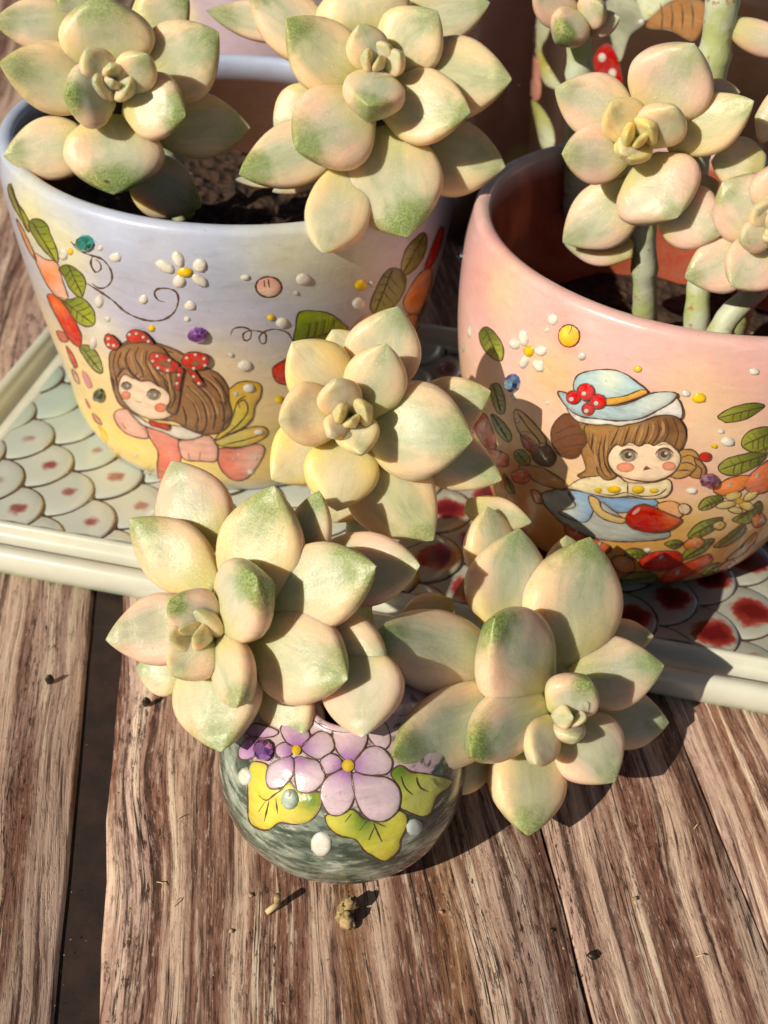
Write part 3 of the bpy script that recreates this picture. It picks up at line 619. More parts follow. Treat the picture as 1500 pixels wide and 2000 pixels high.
for nm, pts in (('bow', [(878, 1040), (900, 1003), (960, 1010), (1020, 1048), (1052, 1072), (1035, 1112), (980, 1122), (920, 1092)]), ('bow', [(1068, 1062), (1090, 1010), (1150, 998), (1212, 1018), (1227, 1060), (1200, 1092), (1130, 1102)]), ('bow', [(1045, 1088), (1078, 1098), (1067, 1160), (1055, 1222), (1028, 1215), (1042, 1150)]), ('bow', [(1100, 1095), (1142, 1110), (1178, 1160), (1197, 1187), (1170, 1202), (1130, 1150)]), ('bow', [(623, 922), (645, 893), (690, 928), (712, 962), (682, 987), (640, 972)]), ('bow', [(748, 905), (785, 870), (840, 878), (890, 928), (908, 957), (850, 940), (780, 947)])): ga(nm, RED, A, pts, 16, .04)
for pts in ([(930, 1055), (975, 1050), (1020, 1075), (985, 1090)], [(1120, 1065), (1150, 1045), (1185, 1060), (1150, 1080)]): ga('bow_loop', (.32, .15, .08), A, pts, 19, .0, 0)
for x, y in ((930, 1020), (905, 1050), (935, 1090), (990, 1105), (1000, 1045), (1100, 1030), (1150, 1012), (1200, 1035), (1205, 1075), (1140, 1092), (1055, 1130), (1045, 1180), (1140, 1140), (1170, 1180), (650, 920), (650, 955), (680, 960), (770, 895), (810, 890), (850, 910), (880, 935)): art(potL, 'dot', WHITE, ell(*A(x, y), 3.4, 3.0, n=8), 20, .02, parent=g, soft=2)

# ---- the pink pot
BR = []
for x, y, r, c, s_ in ((960, 520, 1.0, (.84, .34, .34), .7), (1100, 600, .6, (.84, .40, .40), .5), (1300, 700, 1.0, (.84, .44, .44), .6), (1450, 740, 1.0, (.80, .42, .40), .6), (980, 570, .7, (.86, .58, .34), .6), (1080, 730, .7, (.84, .52, .20), .7), (1000, 850, .9, (.76, .45, .16), .7), (1350, 780, .8, (.85, .60, .30), .6), (1420, 850, .8, (.82, .62, .34), .6), (1330, 930, .5, (.84, .36, .26), .6), (1010, 920, .7, (.50, .12, .05), .7), (1100, 1080, .9, (.55, .20, .05), .7), (1000, 960, .6, (.40, .14, .06), .5), (1330, 1020, .6, (.70, .40, .10), .6), (1250, 1060, .8, (.70, .36, .08), .6), (1105, 655, .25, (.84, .30, .24), .9)):
    BR.append((wall_point(CR, PROF_R, x, y), r, c, s_))
def paintR(X):
    b = ramp(X[:, 2], [(.6, (.42, .11, .02)), (1.4, (.54, .20, .04)), (2.6, (.72, .42, .14)), (3.8, (.78, .56, .32)), (5.0, (.78, .52, .45)), (6.2, (.76, .47, .48)), (7.2, (.70, .45, .46)), (7.6, (.68, .47, .46))])
    return blobs(BR, None, X, b)
potR = Pot('ceramic_pot', 'pink painted pot with a girl in a light blue hat holding a red apple', *CR, PROF_R,
           [(7.4, 4.16), (7.0, 4.10), (6.0, 4.02), (4, 3.8), (1.8, 3.0), (1.4, 2.4), (1.2, .05)], .6, paintR, (.36, .085, .05))
R_ = zoomer(880, 560, 2.4194)
dots(potR, R_, [(482, 152, 28, 32), (452, 205, 13, 14), (620, 328, 22, 20), (1112, 505, 25, 17), (1437, 402, 26, 18), (1278, 685, 19, 13), (1310, 733, 35, 24), (1140, 965, 29, 16), (90, 210, 12, 34), (62, 285, 8, 26), (320, 630, 14, 14), (455, 550, 12, 10), (930, 1245, 22, 10), (300, 520, 14, 18)], WHITE)
dots(potR, R_, [(885, 390, 22, 17), (1175, 527, 35, 25), (1247, 754, 17, 11)], YEL)
daisy(potR, R_, (370, 305), [(345, 240, 24, 44, -12), (425, 302, 32, 26, 15), (300, 270, 32, 24, 40), (348, 352, 24, 38, 20), (415, 372, 26, 36, -35)], (24, 28))
f_ = art(potR, 'painted_fruit', (.85, .42, .04), ell(*R_(560, 232), 21, 22, 8), 1, .05, outline=3.4, c2=(.90, .62, .10), at2=R_(540, 215), r2=14); stroke(potR, zp(R_, [(575, 180), (572, 200), (560, 225)]), 2.4, lay=5, parent=f_)
dk, lt = (.10, .14, .02), (.40, .44, .06)
for pts, b, t in (([(1262, 612), (1330, 570), (1420, 550), (1485, 560), (1440, 600), (1380, 630), (1300, 642), (1280, 630)], (1480, 562), (1270, 615)), ([(1375, 750), (1390, 700), (1440, 670), (1520, 662), (1540, 700), (1500, 765), (1430, 782)], (1530, 680), (1380, 745)), ([(1265, 850), (1310, 810), (1390, 790), (1440, 780), (1495, 790), (1470, 830), (1400, 872), (1330, 892), (1280, 880)], (1490, 790), (1272, 860)), ([(135, 220), (170, 190), (220, 230), (250, 290), (240, 350), (190, 332), (150, 280)], (165, 195), (235, 345)), ([(188, 470), (228, 458), (256, 530), (252, 600), (220, 592), (195, 530)], (205, 465), (240, 598)), ([(190, 602), (240, 630), (288, 700), (272, 735), (220, 685)], (200, 608), (275, 728)), ([(1170, 1042), (1200, 1000), (1260, 985), (1292, 1000), (1240, 1042), (1190, 1057)], (1285, 995), (1178, 1045)), ([(1120, 1172), (1180, 1112), (1285, 1090), (1240, 1152), (1150, 1192)], (1280, 1095), (1128, 1175)), ([(1090, 1285), (1140, 1215), (1245, 1190), (1205, 1245), (1140, 1280)], (1240, 1195), (1098, 1278)), ([(800, 1385), (870, 1350), (960, 1350), (980, 1390), (900, 1408), (830, 1405)], (970, 1370), (806, 1388)), ([(1330, 1100), (1400, 1060), (1460, 1010), (1470, 1060), (1400, 1120)], (1465, 1020), (1338, 1105)), ([(1240, 1230), (1300, 1180), (1380, 1120), (1390, 1160), (1310, 1220)], (1385, 1130), (1248, 1230))):
    leafart(potR, R_, pts, b, t, 4, dk, lt)
for pts, c in (([(1240, 962), (1300, 912), (1380, 890), (1424, 900), (1380, 960), (1300, 987)], (.78, .22, .05)), ([(1385, 940), (1420, 882), (1500, 820), (1560, 800), (1560, 900), (1500, 965), (1430, 978)], (.68, .16, .06)), ([(895, 1285), (980, 1250), (1080, 1255), (1092, 1310), (1000, 1342), (910, 1332)], (.55, .02, .01)), ([(985, 1392), (1050, 1330), (1150, 1290), (1222, 1262), (1232, 1300), (1130, 1362), (1030, 1402)], (.62, .06, .01)), ([(105, 640), (160, 600), (200, 680), (215, 760), (170, 760), (125, 700)], (.62, .06, .03)), ([(170, 770), (215, 770), (270, 800), (265, 850), (210, 840)], (.66, .12, .05)), ([(1300, 1290), (1370, 1230), (1440, 1160), (1440, 1200), (1370, 1270)], (.60, .25, .03)), ([(760, 1290), (810, 1270), (860, 1290), (870, 1340), (800, 1350)], (.60, .22, .08)), ([(60, 560), (90, 560), (120, 640), (95, 640)], (.60, .10, .04))):
    o = art(potR, 'painted_fruit', c, zp(R_, pts), 1, .05, outline=2.6, c2=tuple(min(1, x*1.25+.05) for x in c), at2=R_(*pts[1]), r2=20)
    q = np.mean(pts[:3], 0); art(potR, 'glint', WHITE, ell(*R_(*(q+np.array([10, 8]))), 3, 6, 30), 6, .01, parent=o)
yo = art(potR, 'painted_daisy', (.80, .45, .02), ell(*R_(1365, 1012), 8, 6), 3, .04)
for x, y, a, b, r in ((1335, 985, 40, 24, -10), (1420, 985, 46, 20, -35), (1300, 1030, 50, 18, -8), (1400, 1035, 44, 22, 25), (1345, 1055, 36, 16, 10)): art(potR, 'petal', (.80, .66, .28), ell(*R_(x, y), a/2.42, b/2.42, r), 1, .04, parent=yo, outline=1.8, c2=(.80, .48, .04), at2=R_(1365, 1012), r2=14)
gem(potR, *R_(295, 452), 15, 18, M['gem_blue']); gem(potR, *R_(1222, 912), 20, 13, M['gem_rose']); gem(potR, 901, 498, 4, 8, M['gem_blue'])
# butterfly shape and flowers low on the left
for pts, c in (([(298, 590), (330, 585), (400, 650), (452, 722), (440, 765), (380, 742), (320, 680)], (.62, .40, .16)), ([(330, 690), (380, 690), (420, 740), (400, 790), (350, 760)], (.45, .05, .02)), ([(480, 660), (540, 600), (610, 620), (655, 680), (630, 760), (590, 810), (520, 800), (480, 740)], (.16, .06, .03)), ([(380, 760), (450, 740), (500, 800), (470, 850), (400, 830)], (.14, .06, .03)), ([(320, 850), (420, 850), (540, 920), (540, 960), (420, 930)], (.55, .28, .10))): art(potR, 'painted_petal', c, zp(R_, pts), 1, .02, outline=2.4)
for pts in ([(490, 730), (560, 700), (640, 690)], [(490, 760), (560, 750), (630, 740)], [(500, 690), (560, 660), (630, 650)], [(510, 790), (570, 770)], [(320, 600), (380, 680), (430, 740)]): stroke(potR, zp(R_, pts), 2.0, lay=4)
# the girl on the pink pot
BLUE = (.36, .55, .62)
g = art(potR, 'painted_girl', (.42, .46, .44), zp(R_, [(425, 985), (500, 958), (600, 960), (700, 1000), (800, 1080), (900, 1150), (1022, 1150), (1022, 1188), (850, 1205), (700, 1192), (560, 1140), (460, 1050)]), 1, .02, outline=3)
tag(g, 'girl in a blue hat with red flower')
def gb(name, c, pts, lay, dome=.02, outline=2.4, **k): return art(potR, name, c, zp(R_, pts), lay, dome, parent=g, outline=outline, **k)
gb('dress', (.24, .42, .66), [(560, 965), (680, 970), (760, 990), (850, 995), (960, 1000), (978, 1030), (900, 1045), (830, 1065), (780, 1060), (700, 1015), (640, 1110), (510, 1065), (590, 1035)], 3, c2=(.62, .70, .70), at2=R_(560, 1060), r2=26)
gb('sleeve', (.66, .48, .20), [(655, 985), (700, 1000), (720, 1050), (800, 1085), (835, 1092), (810, 1115), (720, 1092), (668, 1040)], 5)
gb('glove', (.82, .42, .20), [(975, 1025), (1030, 1008), (1075, 1020), (1100, 1060), (1080, 1088), (1030, 1078), (990, 1052)], 5); gb('glove', (.80, .62, .40), [(1075, 1030), (1110, 1020), (1135, 1045), (1115, 1070), (1085, 1065)], 6)
gb('apple', (.48, .012, .006), [(828, 1090), (860, 1040), (920, 1023), (990, 1050), (1060, 1080), (1092, 1100), (1040, 1142), (960, 1157), (880, 1142), (840, 1120)], 7, .06, 3, c2=(.62, .12, .04), at2=R_(1050, 1090), r2=22)
art(potR, 'glint', (.75, .40, .34), ell(*R_(880, 1050), 10, 4, -40), 13, .01, parent=g)
gb('hair', (.38, .20, .075), [(605, 635), (700, 640), (800, 640), (900, 630), (980, 600), (1050, 598), (1100, 640), (1117, 690), (1095, 750), (1075, 800), (1060, 870), (1000, 900), (860, 905), (770, 890), (720, 925), (650, 910), (600, 890), (640, 860), (620, 780), (645, 720)], 3, .03, c2=(.16, .075, .03), at2=R_(1040, 640), r2=40)
gb('ponytail', (.50, .28, .09), [(1075, 775), (1140, 768), (1172, 800), (1168, 850), (1120, 892), (1060, 905), (1035, 880), (1075, 830)], 3, .03); gb('ponytail', (.42, .22, .08), [(1150, 800), (1190, 830), (1207, 870), (1180, 902), (1130, 890), (1160, 850)], 5, .03)
for pts in ([(1085, 800), (1130, 790), (1165, 815)], [(1075, 830), (1120, 825), (1160, 845)], [(1060, 865), (1110, 860), (1145, 870)], [(1155, 830), (1185, 860), (1175, 895)]): stroke(potR, zp(R_, pts), 2.4, lay=8.5, parent=g)
art(potR, 'hair_tie', RED, ell(*R_(1202, 800), 12, 9), 6, .05, parent=g, outline=2)
gb('collar', (.80, .70, .46), [(555, 945), (620, 902), (700, 890), (790, 890), (840, 920), (960, 920), (1030, 905), (1044, 950), (1010, 990), (920, 998), (850, 985), (760, 992), (680, 978), (600, 958)], 6)
stroke(potR, zp(R_, [(838, 920), (838, 985)]), 2.4, lay=10, parent=g); stroke(potR, zp(R_, [(690, 965), (760, 978), (830, 965), (900, 982), (980, 975), (1020, 945)]), 2.0, lay=10, parent=g)
for x, y, rx, ry in ((700, 955, 18, 13), (775, 952, 32, 18), (887, 952, 30, 20), (962, 957, 22, 12)): art(potR, 'dot', YEL, ell(*R_(x, y), rx/2.42, ry/2.42), 9, .03, parent=g, soft=3)
gb('face', (.88, .68, .50), [(742, 800), (770, 745), (850, 730), (940, 735), (1010, 725), (1062, 760), (1087, 800), (1072, 850), (1030, 890), (950, 914), (860, 907), (790, 882), (755, 845)], 7, .03)
for x, y, rx, ry in ((828, 846, 42, 24), (1032, 840, 32, 22)): art(potR, 'cheek', (.84, .33, .22), ell(*R_(x, y), rx/2.42, ry/2.42), 10.5, .003, parent=g)
for x, y, rx, ry in ((842, 788, 42, 32), (1010, 783, 40, 32)):
    art(potR, 'eye', (.66, .58, .48), ell(*R_(x, y), rx/2.35, ry/2.35), 10.8, .006, parent=g); art(potR, 'iris', (.30, .23, .16), ell(*R_(x+1, y+2), rx/3.0, ry/2.7), 12, .006, parent=g, c2=(.50, .44, .34), at2=R_(x+1, y+22), r2=7); art(potR, 'pupil', (.10, .07, .05), ell(*R_(x, y), rx/6, ry/5), 13, .004, parent=g); art(potR, 'glint', WHITE, ell(*R_(x+9, y-6), 3.2, 3.0), 14, .01, parent=g)
    stroke(potR, zp(R_, [(x-42, y-2), (x-20, y-25), (x+15, y-27), (x+42, y-8)]), 3.6, lay=13.5, parent=g); stroke(potR, zp(R_, [(x-30, y-42), (x, y-50), (x+25, y-46)]), 2.0, lay=12, parent=g)
gb('mouth', (.45, .07, .04), [(912, 858), (928, 838), (945, 852)], 11, .004, 0); stroke(potR, zp(R_, [(912, 858), (930, 848), (950, 852)]), 2.0, lay=12.5, parent=g)
gb('fringe', (.36, .19, .07), [(640, 650), (740, 645), (860, 640), (980, 605), (1050, 600), (1098, 645), (1110, 700), (1085, 760), (1060, 750), (1040, 735), (1000, 722), (960, 742), (930, 725), (890, 745), (850, 725), (810, 745), (790, 735), (760, 760), (745, 800), (755, 850), (785, 885), (740, 905), (700, 870), (690, 800), (660, 740)], 12, .03, c2=(.15, .07, .03), at2=R_(1030, 650), r2=36)
for pts in ([(900, 640), (880, 690), (870, 735)], [(940, 635), (930, 690), (905, 738)], [(980, 620), (985, 680), (950, 738)], [(1015, 610), (1030, 670), (1010, 720)], [(1050, 610), (1075, 680), (1060, 740)], [(850, 650), (835, 690), (820, 735)], [(800, 655), (780, 700), (760, 740)], [(720, 700), (705, 780), (720, 860), (745, 890)], [(740, 690), (728, 760), (735, 830), (765, 880)], [(680, 680), (670, 760)], [(760, 670), (750, 700)]): stroke(potR, zp(R_, pts), 3.0, lay=15.5, parent=g)
for pts in ([(885, 650), (868, 690), (855, 730)], [(920, 640), (905, 690), (888, 735)], [(960, 630), (958, 680), (930, 730)], [(1000, 615), (1008, 670), (985, 715)], [(830, 655), (810, 700), (798, 735)], [(700, 690), (688, 770), (705, 850)], [(770, 665), (745, 710), (742, 790)], [(660, 670), (655, 720)]): stroke(potR, zp(R_, pts), 6.0, lay=15.2, parent=g, mat=M['hair_light'], name='strand')
gb('hat', BLUE, [(588, 470), (608, 412), (680, 388), (770, 385), (830, 404), (880, 440), (928, 478), (930, 502), (850, 532), (760, 548), (690, 535), (620, 508)], 14, .05, 3, c2=(.62, .70, .62), at2=R_(760, 430), r2=28)
gb('hat_frill', (.80, .80, .78), [(558, 562), (620, 600), (700, 612), (800, 622), (900, 608), (980, 570), (1062, 515), (1095, 570), (1088, 612), (1050, 598), (980, 598), (900, 628), (840, 640), (800, 650), (750, 640), (690, 643), (610, 628), (575, 595)], 15, .03)
gb('hat_brim', (.40, .58, .66), [(518, 488), (580, 500), (660, 535), (760, 552), (860, 535), (960, 490), (1065, 490), (1050, 530), (980, 572), (900, 610), (800, 622), (700, 612), (620, 600), (560, 560)], 18, .04, 3, c2=(.66, .74, .74), at2=R_(980, 530), r2=46)
gb('hat_band', (.80, .42, .08), [(735, 520), (830, 503), (910, 473), (934, 490), (850, 526), (750, 548)], 20, .03)
for x, y, r in ((650, 485, 42), (592, 512, 34), (706, 530, 38), (661, 566, 30)): art(potR, 'hat_flower', (.66, .02, .03), ell(*R_(x, y), r/2.42, r/2.5), 22, .06, parent=g, outline=2); art(potR, 'dot', WHITE, ell(*R_(x-6, y+5), 4.6, 4.2), 28, .03, parent=g, soft=2)

# more fruit, blossom and foliage low on the two large pots
for pts, c in (([(1100, 1215), (1150, 1180), (1200, 1200), (1180, 1240), (1120, 1245)], (.66, .20, .05)), ([(640, 1180), (700, 1200), (760, 1230), (740, 1260), (670, 1240)], (.56, .10, .03)), ([(540, 1120), (590, 1150), (640, 1180), (600, 1200), (550, 1170)], (.60, .14, .05)), ([(1260, 1330), (1320, 1290), (1350, 1310), (1300, 1350)], (.62, .14, .02)), ([(290, 880), (340, 860), (380, 890), (350, 930), (300, 920)], (.58, .10, .04)), ([(1420, 1090), (1470, 1070), (1490, 1110), (1440, 1140)], (.62, .18, .04)), ([(380, 960), (420, 970), (440, 1020), (400, 1020)], (.60, .20, .06)), ([(1220, 1120), (1260, 1100), (1300, 1120), (1270, 1150)], (.74, .50, .10))):
    o = art(potR, 'painted_fruit', c, zp(R_, pts), 1, .05, outline=2.6, c2=tuple(min(1, x*1.3+.05) for x in c), at2=R_(*pts[1]), r2=16); q = np.mean(pts[:3], 0); art(potR, 'glint', WHITE, ell(*R_(*(q+6)), 2.4, 4.5, 30), 6, .01, parent=o)
for pts, b, t in (([(820, 1250), (880, 1235), (930, 1260), (890, 1285), (840, 1280)], (925, 1258), (826, 1262)), ([(1010, 1215), (1060, 1195), (1100, 1210), (1060, 1240)], (1095, 1208), (1016, 1220)), ([(300, 780), (340, 770), (380, 820), (350, 850), (310, 820)], (310, 775), (370, 845)), ([(250, 880), (290, 930), (300, 980), (265, 960)], (258, 890), (295, 975)), ([(1180, 1360), (1240, 1310), (1280, 1310), (1240, 1360)], (1275, 1315), (1188, 1356)), ([(1440, 760), (1500, 720), (1560, 730), (1520, 780), (1460, 790)], (1550, 735), (1448, 775))): leafart(potR, R_, pts, b, t, 3, dk, lt)
for pts, c in (([(330, 890), (380, 900), (400, 950), (360, 950)], (.72, .16, .10)), ([(420, 1110), (455, 1150), (470, 1200), (440, 1180)], (.80, .40, .34)), ([(540, 1370), (580, 1400), (600, 1440), (560, 1420)], (.78, .30, .20)), ([(690, 1700), (740, 1740), (790, 1800), (740, 1780)], (.62, .64, .62))): art(potL, 'painted_petal', c, zp(A, pts), 1, .03, outline=1.8)
for pts, c in (([(1010, 520), (1060, 520), (1050, 600), (1010, 620), (985, 570)], (.74, .34, .20)), ([(940, 560), (985, 540), (1000, 600), (960, 640), (930, 610)], (.62, .08, .04)), ([(880, 540), (930, 540), (930, 590), (890, 600)], (.72, .45, .34))): art(potL, 'painted_petal', c, zp(B, pts), 1, .03, outline=2.2)
leafart(potL, B, [(1030, 560), (1060, 520), (1090, 450), (1100, 480), (1080, 550), (1045, 590)], (1095, 460), (1036, 580), 3, (.10, .12, .03), (.30, .32, .08))
# ---- the small green pot
def paintS(X):
    a = np.arctan2(X[:, 1]-CS[0][1], X[:, 0]-CS[0][0]); z = X[:, 2]
    v = np.zeros(len(X)); r_ = np.random.RandomState(3)
    for k in range(14): f1, f2, p = r_.uniform(1, 9), r_.uniform(2, 9), r_.uniform(0, 6); v += np.sin(a*f1+z*f2+p)*.28
    f = np.clip(.5+v*.45, 0, 1)[:, None]; low = np.clip((1.1-z)/1.0, 0, 1)[:, None]
    c = np.array((.045, .075, .055))*(1-f)+np.array((.30, .37, .31))*f; c = c*(1-low*.55)+np.array((.46, .52, .44))*low*.55
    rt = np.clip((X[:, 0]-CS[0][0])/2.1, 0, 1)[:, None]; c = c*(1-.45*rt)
    c = np.where(z[:, None] > 2.40, np.array((.58, .43, .50)), c)
    return np.where(z[:, None] < .17, np.array((.48, .26, .17)), c)
M['glaze_keep'] = M['glaze']
def make_small_glaze():
    k = NT('streaked green glaze'); a = k.n('ShaderNodeVertexColor', layer_name='paint'); oc = k.objco()
    n = k.noise(k.scalev(oc, (260, 260, 900)), 1, 4, .65); n2 = k.noise(oc, 120, 3)
    c = k.mix(k.math('MULTIPLY', k.step(n, .50, .60), .75), a.outputs[0], (.028, .05, .036)); c = k.mix(k.math('MULTIPLY', k.step(n, .47, .34), .7), c, (.56, .61, .53)); c = k.mix(k.math('MULTIPLY', k.step(n2, .56, .70), .4), c, (.05, .08, .055))
    k.l(c, k.b.inputs['Base Color']); k.bump(n2, .12, .0012); return k.set(Roughness=.24, Coat_Weight=.6, Coat_Roughness=.1)
M['glaze'] = make_small_glaze()
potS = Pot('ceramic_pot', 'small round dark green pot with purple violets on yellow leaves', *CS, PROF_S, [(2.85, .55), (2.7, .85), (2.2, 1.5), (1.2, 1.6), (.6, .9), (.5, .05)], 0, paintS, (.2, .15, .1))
M['glaze'] = M['glaze_keep']
Q = zoomer(400, 1350, 2.7273)
YL, GL = (.62, .60, .13), (.13, .24, .03)
def yleaf(pts, c2at, r2, veins, c=YL):
    o = art(potS, 'painted_leaf', c, zp(Q, pts), 1, .03, outline=4.0, c2=GL, at2=Q(*c2at), r2=r2)
    for v in veins: stroke(potS, zp(Q, v), 2.8, lay=4.5, parent=o)
yleaf([(230, 480), (238, 400), (262, 375), (335, 395), (340, 480), (400, 520), (450, 480), (500, 530), (612, 540), (614, 620), (560, 690), (480, 708), (400, 700), (340, 738), (280, 730), (236, 690), (230, 600)], (570, 575), 30, [[(290, 555), (330, 580), (380, 545), (420, 520)], [(325, 585), (290, 640)], [(345, 580), (320, 690)], [(380, 570), (390, 650)]], (.70, .60, .10))
yleaf([(643, 660), (720, 650), (790, 630), (850, 680), (940, 685), (1020, 635), (1072, 660), (1077, 720), (1042, 790), (1032, 850), (962, 905), (900, 880), (850, 850), (800, 790), (720, 770), (660, 725)], (850, 690), 40, [[(745, 695), (780, 650)], [(820, 740), (860, 690), (880, 690)], [(895, 700), (940, 800)], [(900, 720), (870, 790)], [(890, 690), (960, 720)]], (.66, .62, .10))
yleaf([(990, 440), (1040, 395), (1100, 430), (1180, 440), (1310, 470), (1300, 515), (1240, 560), (1200, 650), (1150, 668), (1080, 642), (1035, 610), (1035, 520)], (1030, 430), 36, [[(1040, 455), (1060, 510), (1100, 550)], [(1120, 460), (1140, 510), (1180, 535)], [(1200, 465), (1250, 515)]], (.56, .58, .14))
PP, PD = (.66, .52, .60), (.36, .13, .44)
def violet(ctr, petals, cr):
    o = art(potS, 'painted_violet', (.80, .55, .04), ell(*Q(*ctr), *cr), 9, .05)
    for pts in petals: art(potS, 'petal', PP, zp(Q, pts), 4, .035, parent=o, outline=3.2, c2=PD, at2=Q(*ctr), r2=36, soft=8)
violet((490, 318), [[(405, 200), (440, 165), (520, 175), (560, 240), (525, 295), (460, 295), (420, 250)], [(515, 305), (560, 250), (620, 215), (680, 250), (687, 310), (620, 362), (560, 350)], [(328, 470), (340, 410), (390, 370), (460, 352), (480, 400), (462, 460), (410, 512), (350, 517)], [(480, 355), (540, 360), (600, 375), (640, 430), (627, 490), (570, 537), (500, 532), (480, 460)], [(380, 300), (430, 275), (475, 310), (450, 350), (390, 352)]], (9, 10))
art(potS, 'painted_petal', PP, zp(Q, [(560, 230), (580, 150), (650, 110), (720, 150), (690, 190), (670, 230), (620, 215)]), 1, .03, outline=3)
art(potS, 'painted_petal', PP, zp(Q, [(860, 220), (880, 180), (960, 170), (990, 260), (960, 310), (905, 290)]), 1, .03, outline=3)
violet((255, 275), [[(183, 350), (190, 300), (230, 250), (285, 250), (295, 300), (262, 352), (210, 367)], [(222, 222), (260, 175), (320, 185), (393, 215), (370, 242), (290, 252)]], (3, 3))
violet((762, 400), [[(615, 375), (660, 335), (710, 350), (735, 400), (690, 432), (640, 442)], [(690, 290), (683, 220), (730, 185), (800, 183), (857, 215), (862, 270), (830, 335), (775, 385), (720, 345)], [(790, 390), (850, 312), (910, 295), (960, 318), (997, 380), (972, 437), (900, 450), (820, 440)], [(617, 560), (633, 480), (690, 435), (765, 415), (788, 480), (797, 550), (770, 622), (710, 662), (650, 642)], [(785, 440), (880, 450), (970, 463), (1027, 510), (1040, 580), (1012, 652), (940, 693), (850, 662), (798, 560)]], (12, 12))
gem(potS, *Q(325, 320), 18, 22, M['gem_purple'], 16)
dots(potS, Q, [(620, 815, 56, 66)], (.82, .82, .76)); dots(potS, Q, [(455, 575, 48, 58)], (.42, .56, .48), dome=.08); dots(potS, Q, [(455, 545, 20, 28)], WHITE, dome=.13); dots(potS, Q, [(1115, 725, 44, 46)], (.52, .60, .60)); dots(potS, Q, [(215, 455, 38, 48)], (.70, .74, .66))

# ---- pots further back
def back_paint(stops, spots, seed):
    def f(X):
        c = ramp(X[:, 2], stops); r_ = np.random.RandomState(seed)
        for k in range(spots[0]):
            th = r_.uniform(0, 6.28); zc = r_.uniform(.8, 7.5); p = np.array([np.cos(th), np.sin(th)]); ctr = X[:, :2]-X[:, :2].mean(0)
            u = ctr/(np.linalg.norm(ctr, axis=1, keepdims=True)+1e-9); d = np.hypot(np.linalg.norm(u-p, axis=1)*4, X[:, 2]-zc)
            ff = (.85*np.exp(-(d/r_.uniform(.35, .9))**4))[:, None]; c = c*(1-ff)+np.array(spots[1][k % len(spots[1])])*ff
        return c
    return f
PB = [(0, 2.9), (.4, 3.3), (2, 3.8), (4, 4.1), (6, 4.2), (7.6, 4.15), (8, 4.1)]
b1 = Pot('ceramic_pot', 'pale lilac and yellow painted pot behind the lavender blue pot', (-4.6, 39.5), (-4.6, 39.5), PB, [(8, 3.75), (7, 3.7), (2, 3.3), (1, .05)], 0,
    back_paint([(0, (.5, .5, .45)), (3, (.44, .32, .42)), (8, (.46, .38, .46))], (26, [(.72, .66, .20), (.50, .36, .60), (.78, .76, .72), (.74, .45, .55)]), 5), (.3, .2, .15))
b2 = Pot('ceramic_pot', 'brown pot painted darker for shade, with red mushrooms and pale green leaves behind the pink pot', (8.2, 33.5), (8.2, 33.5), [(0, 3.3), (.4, 3.8), (2, 4.4), (5, 4.9), (8, 5.1), (10, 5.0)], [(10, 4.6), (9, 4.6), (2, 3.6), (1, .05)], 0,
    back_paint([(0, (.02, .008, .005)), (3, (.025, .011, .006)), (6, (.03, .014, .008)), (10, (.05, .025, .014))], (20, [(.03, .035, .01), (.07, .008, .006), (.02, .009, .005), (.04, .02, .008)]), 11), (.3, .12, .08))  # near-black paint carries the shade this pot stands in
art(b2, 'painted_leaf', (.58, .62, .42), [(1046, 20), (1075, 40), (1070, 70), (1058, 100), (1085, 150), (1100, 175), (1065, 165), (1050, 120), (1040, 70)], 1, .04, c2=(.56, .50, .12), at2=(1062, 120), r2=30)
art(b2, 'painted_leaf', (.46, .50, .16), [(1038, 195), (1062, 215), (1080, 250), (1082, 285), (1060, 290), (1048, 250)], 1, .04, c2=(.60, .66, .50), at2=(1068, 275), r2=30)
art(b2, 'painted_petal', (.66, .30, .24), [(1040, 110), (1055, 130), (1055, 190), (1036, 190)], 1, .04)
mu = art(b2, 'painted_mushroom', (.42, .015, .01), [(1160, 110), (1185, 85), (1205, 110), (1215, 170), (1180, 185), (1160, 160)], 1, .05, outline=2)
for x, y in ((1177, 112), (1197, 142), (1172, 160), (1163, 175)): art(b2, 'dot', (.70, .62, .56), ell(x, y, 8, 9, n=10), 6, .03, parent=mu)
art(b2, 'painted_leaf', (.40, .42, .32), [(1185, 0), (1230, -10), (1260, 40), (1230, 70), (1210, 120), (1190, 60)], 1, .03, c2=(.20, .22, .16), at2=(1220, 40), r2=30)
hr = art(b2, 'painted_hair', (.38, .19, .08), [(1262, 45), (1290, 12), (1340, -5), (1380, 10), (1370, 60), (1350, 80), (1310, 60), (1270, 56)], 1, .04, outline=2)
for x in (1290, 1310, 1330, 1350): stroke(b2, [(x, 5), (x+4, 30), (x+2, 58)], 3, lay=5, parent=hr)
art(b2, 'painted_leaf', (.62, .66, .48), [(1245, -10), (1290, -20), (1340, -12), (1300, 8), (1262, 40), (1250, 20)], 3, .04)
b3 = Pot('ceramic_pot', 'deep red brown pot added to fill the shaded space between the two back pots', (3.1, 37.5), (3.1, 37.5), [(0, 2.3), (.4, 2.6), (3, 3.0), (8, 3.1), (10, 3.0)], [(10, 2.7), (9, 2.7), (2, 2.2), (1, .05)], 0,
    back_paint([(0, (.015, .006, .004)), (4, (.022, .008, .006)), (10, (.035, .012, .010))], (14, [(.03, .03, .008), (.05, .008, .006), (.06, .03, .025)]), 21), (.2, .1, .06))  # added pot, its near-black paint stands in for shade between the back pots
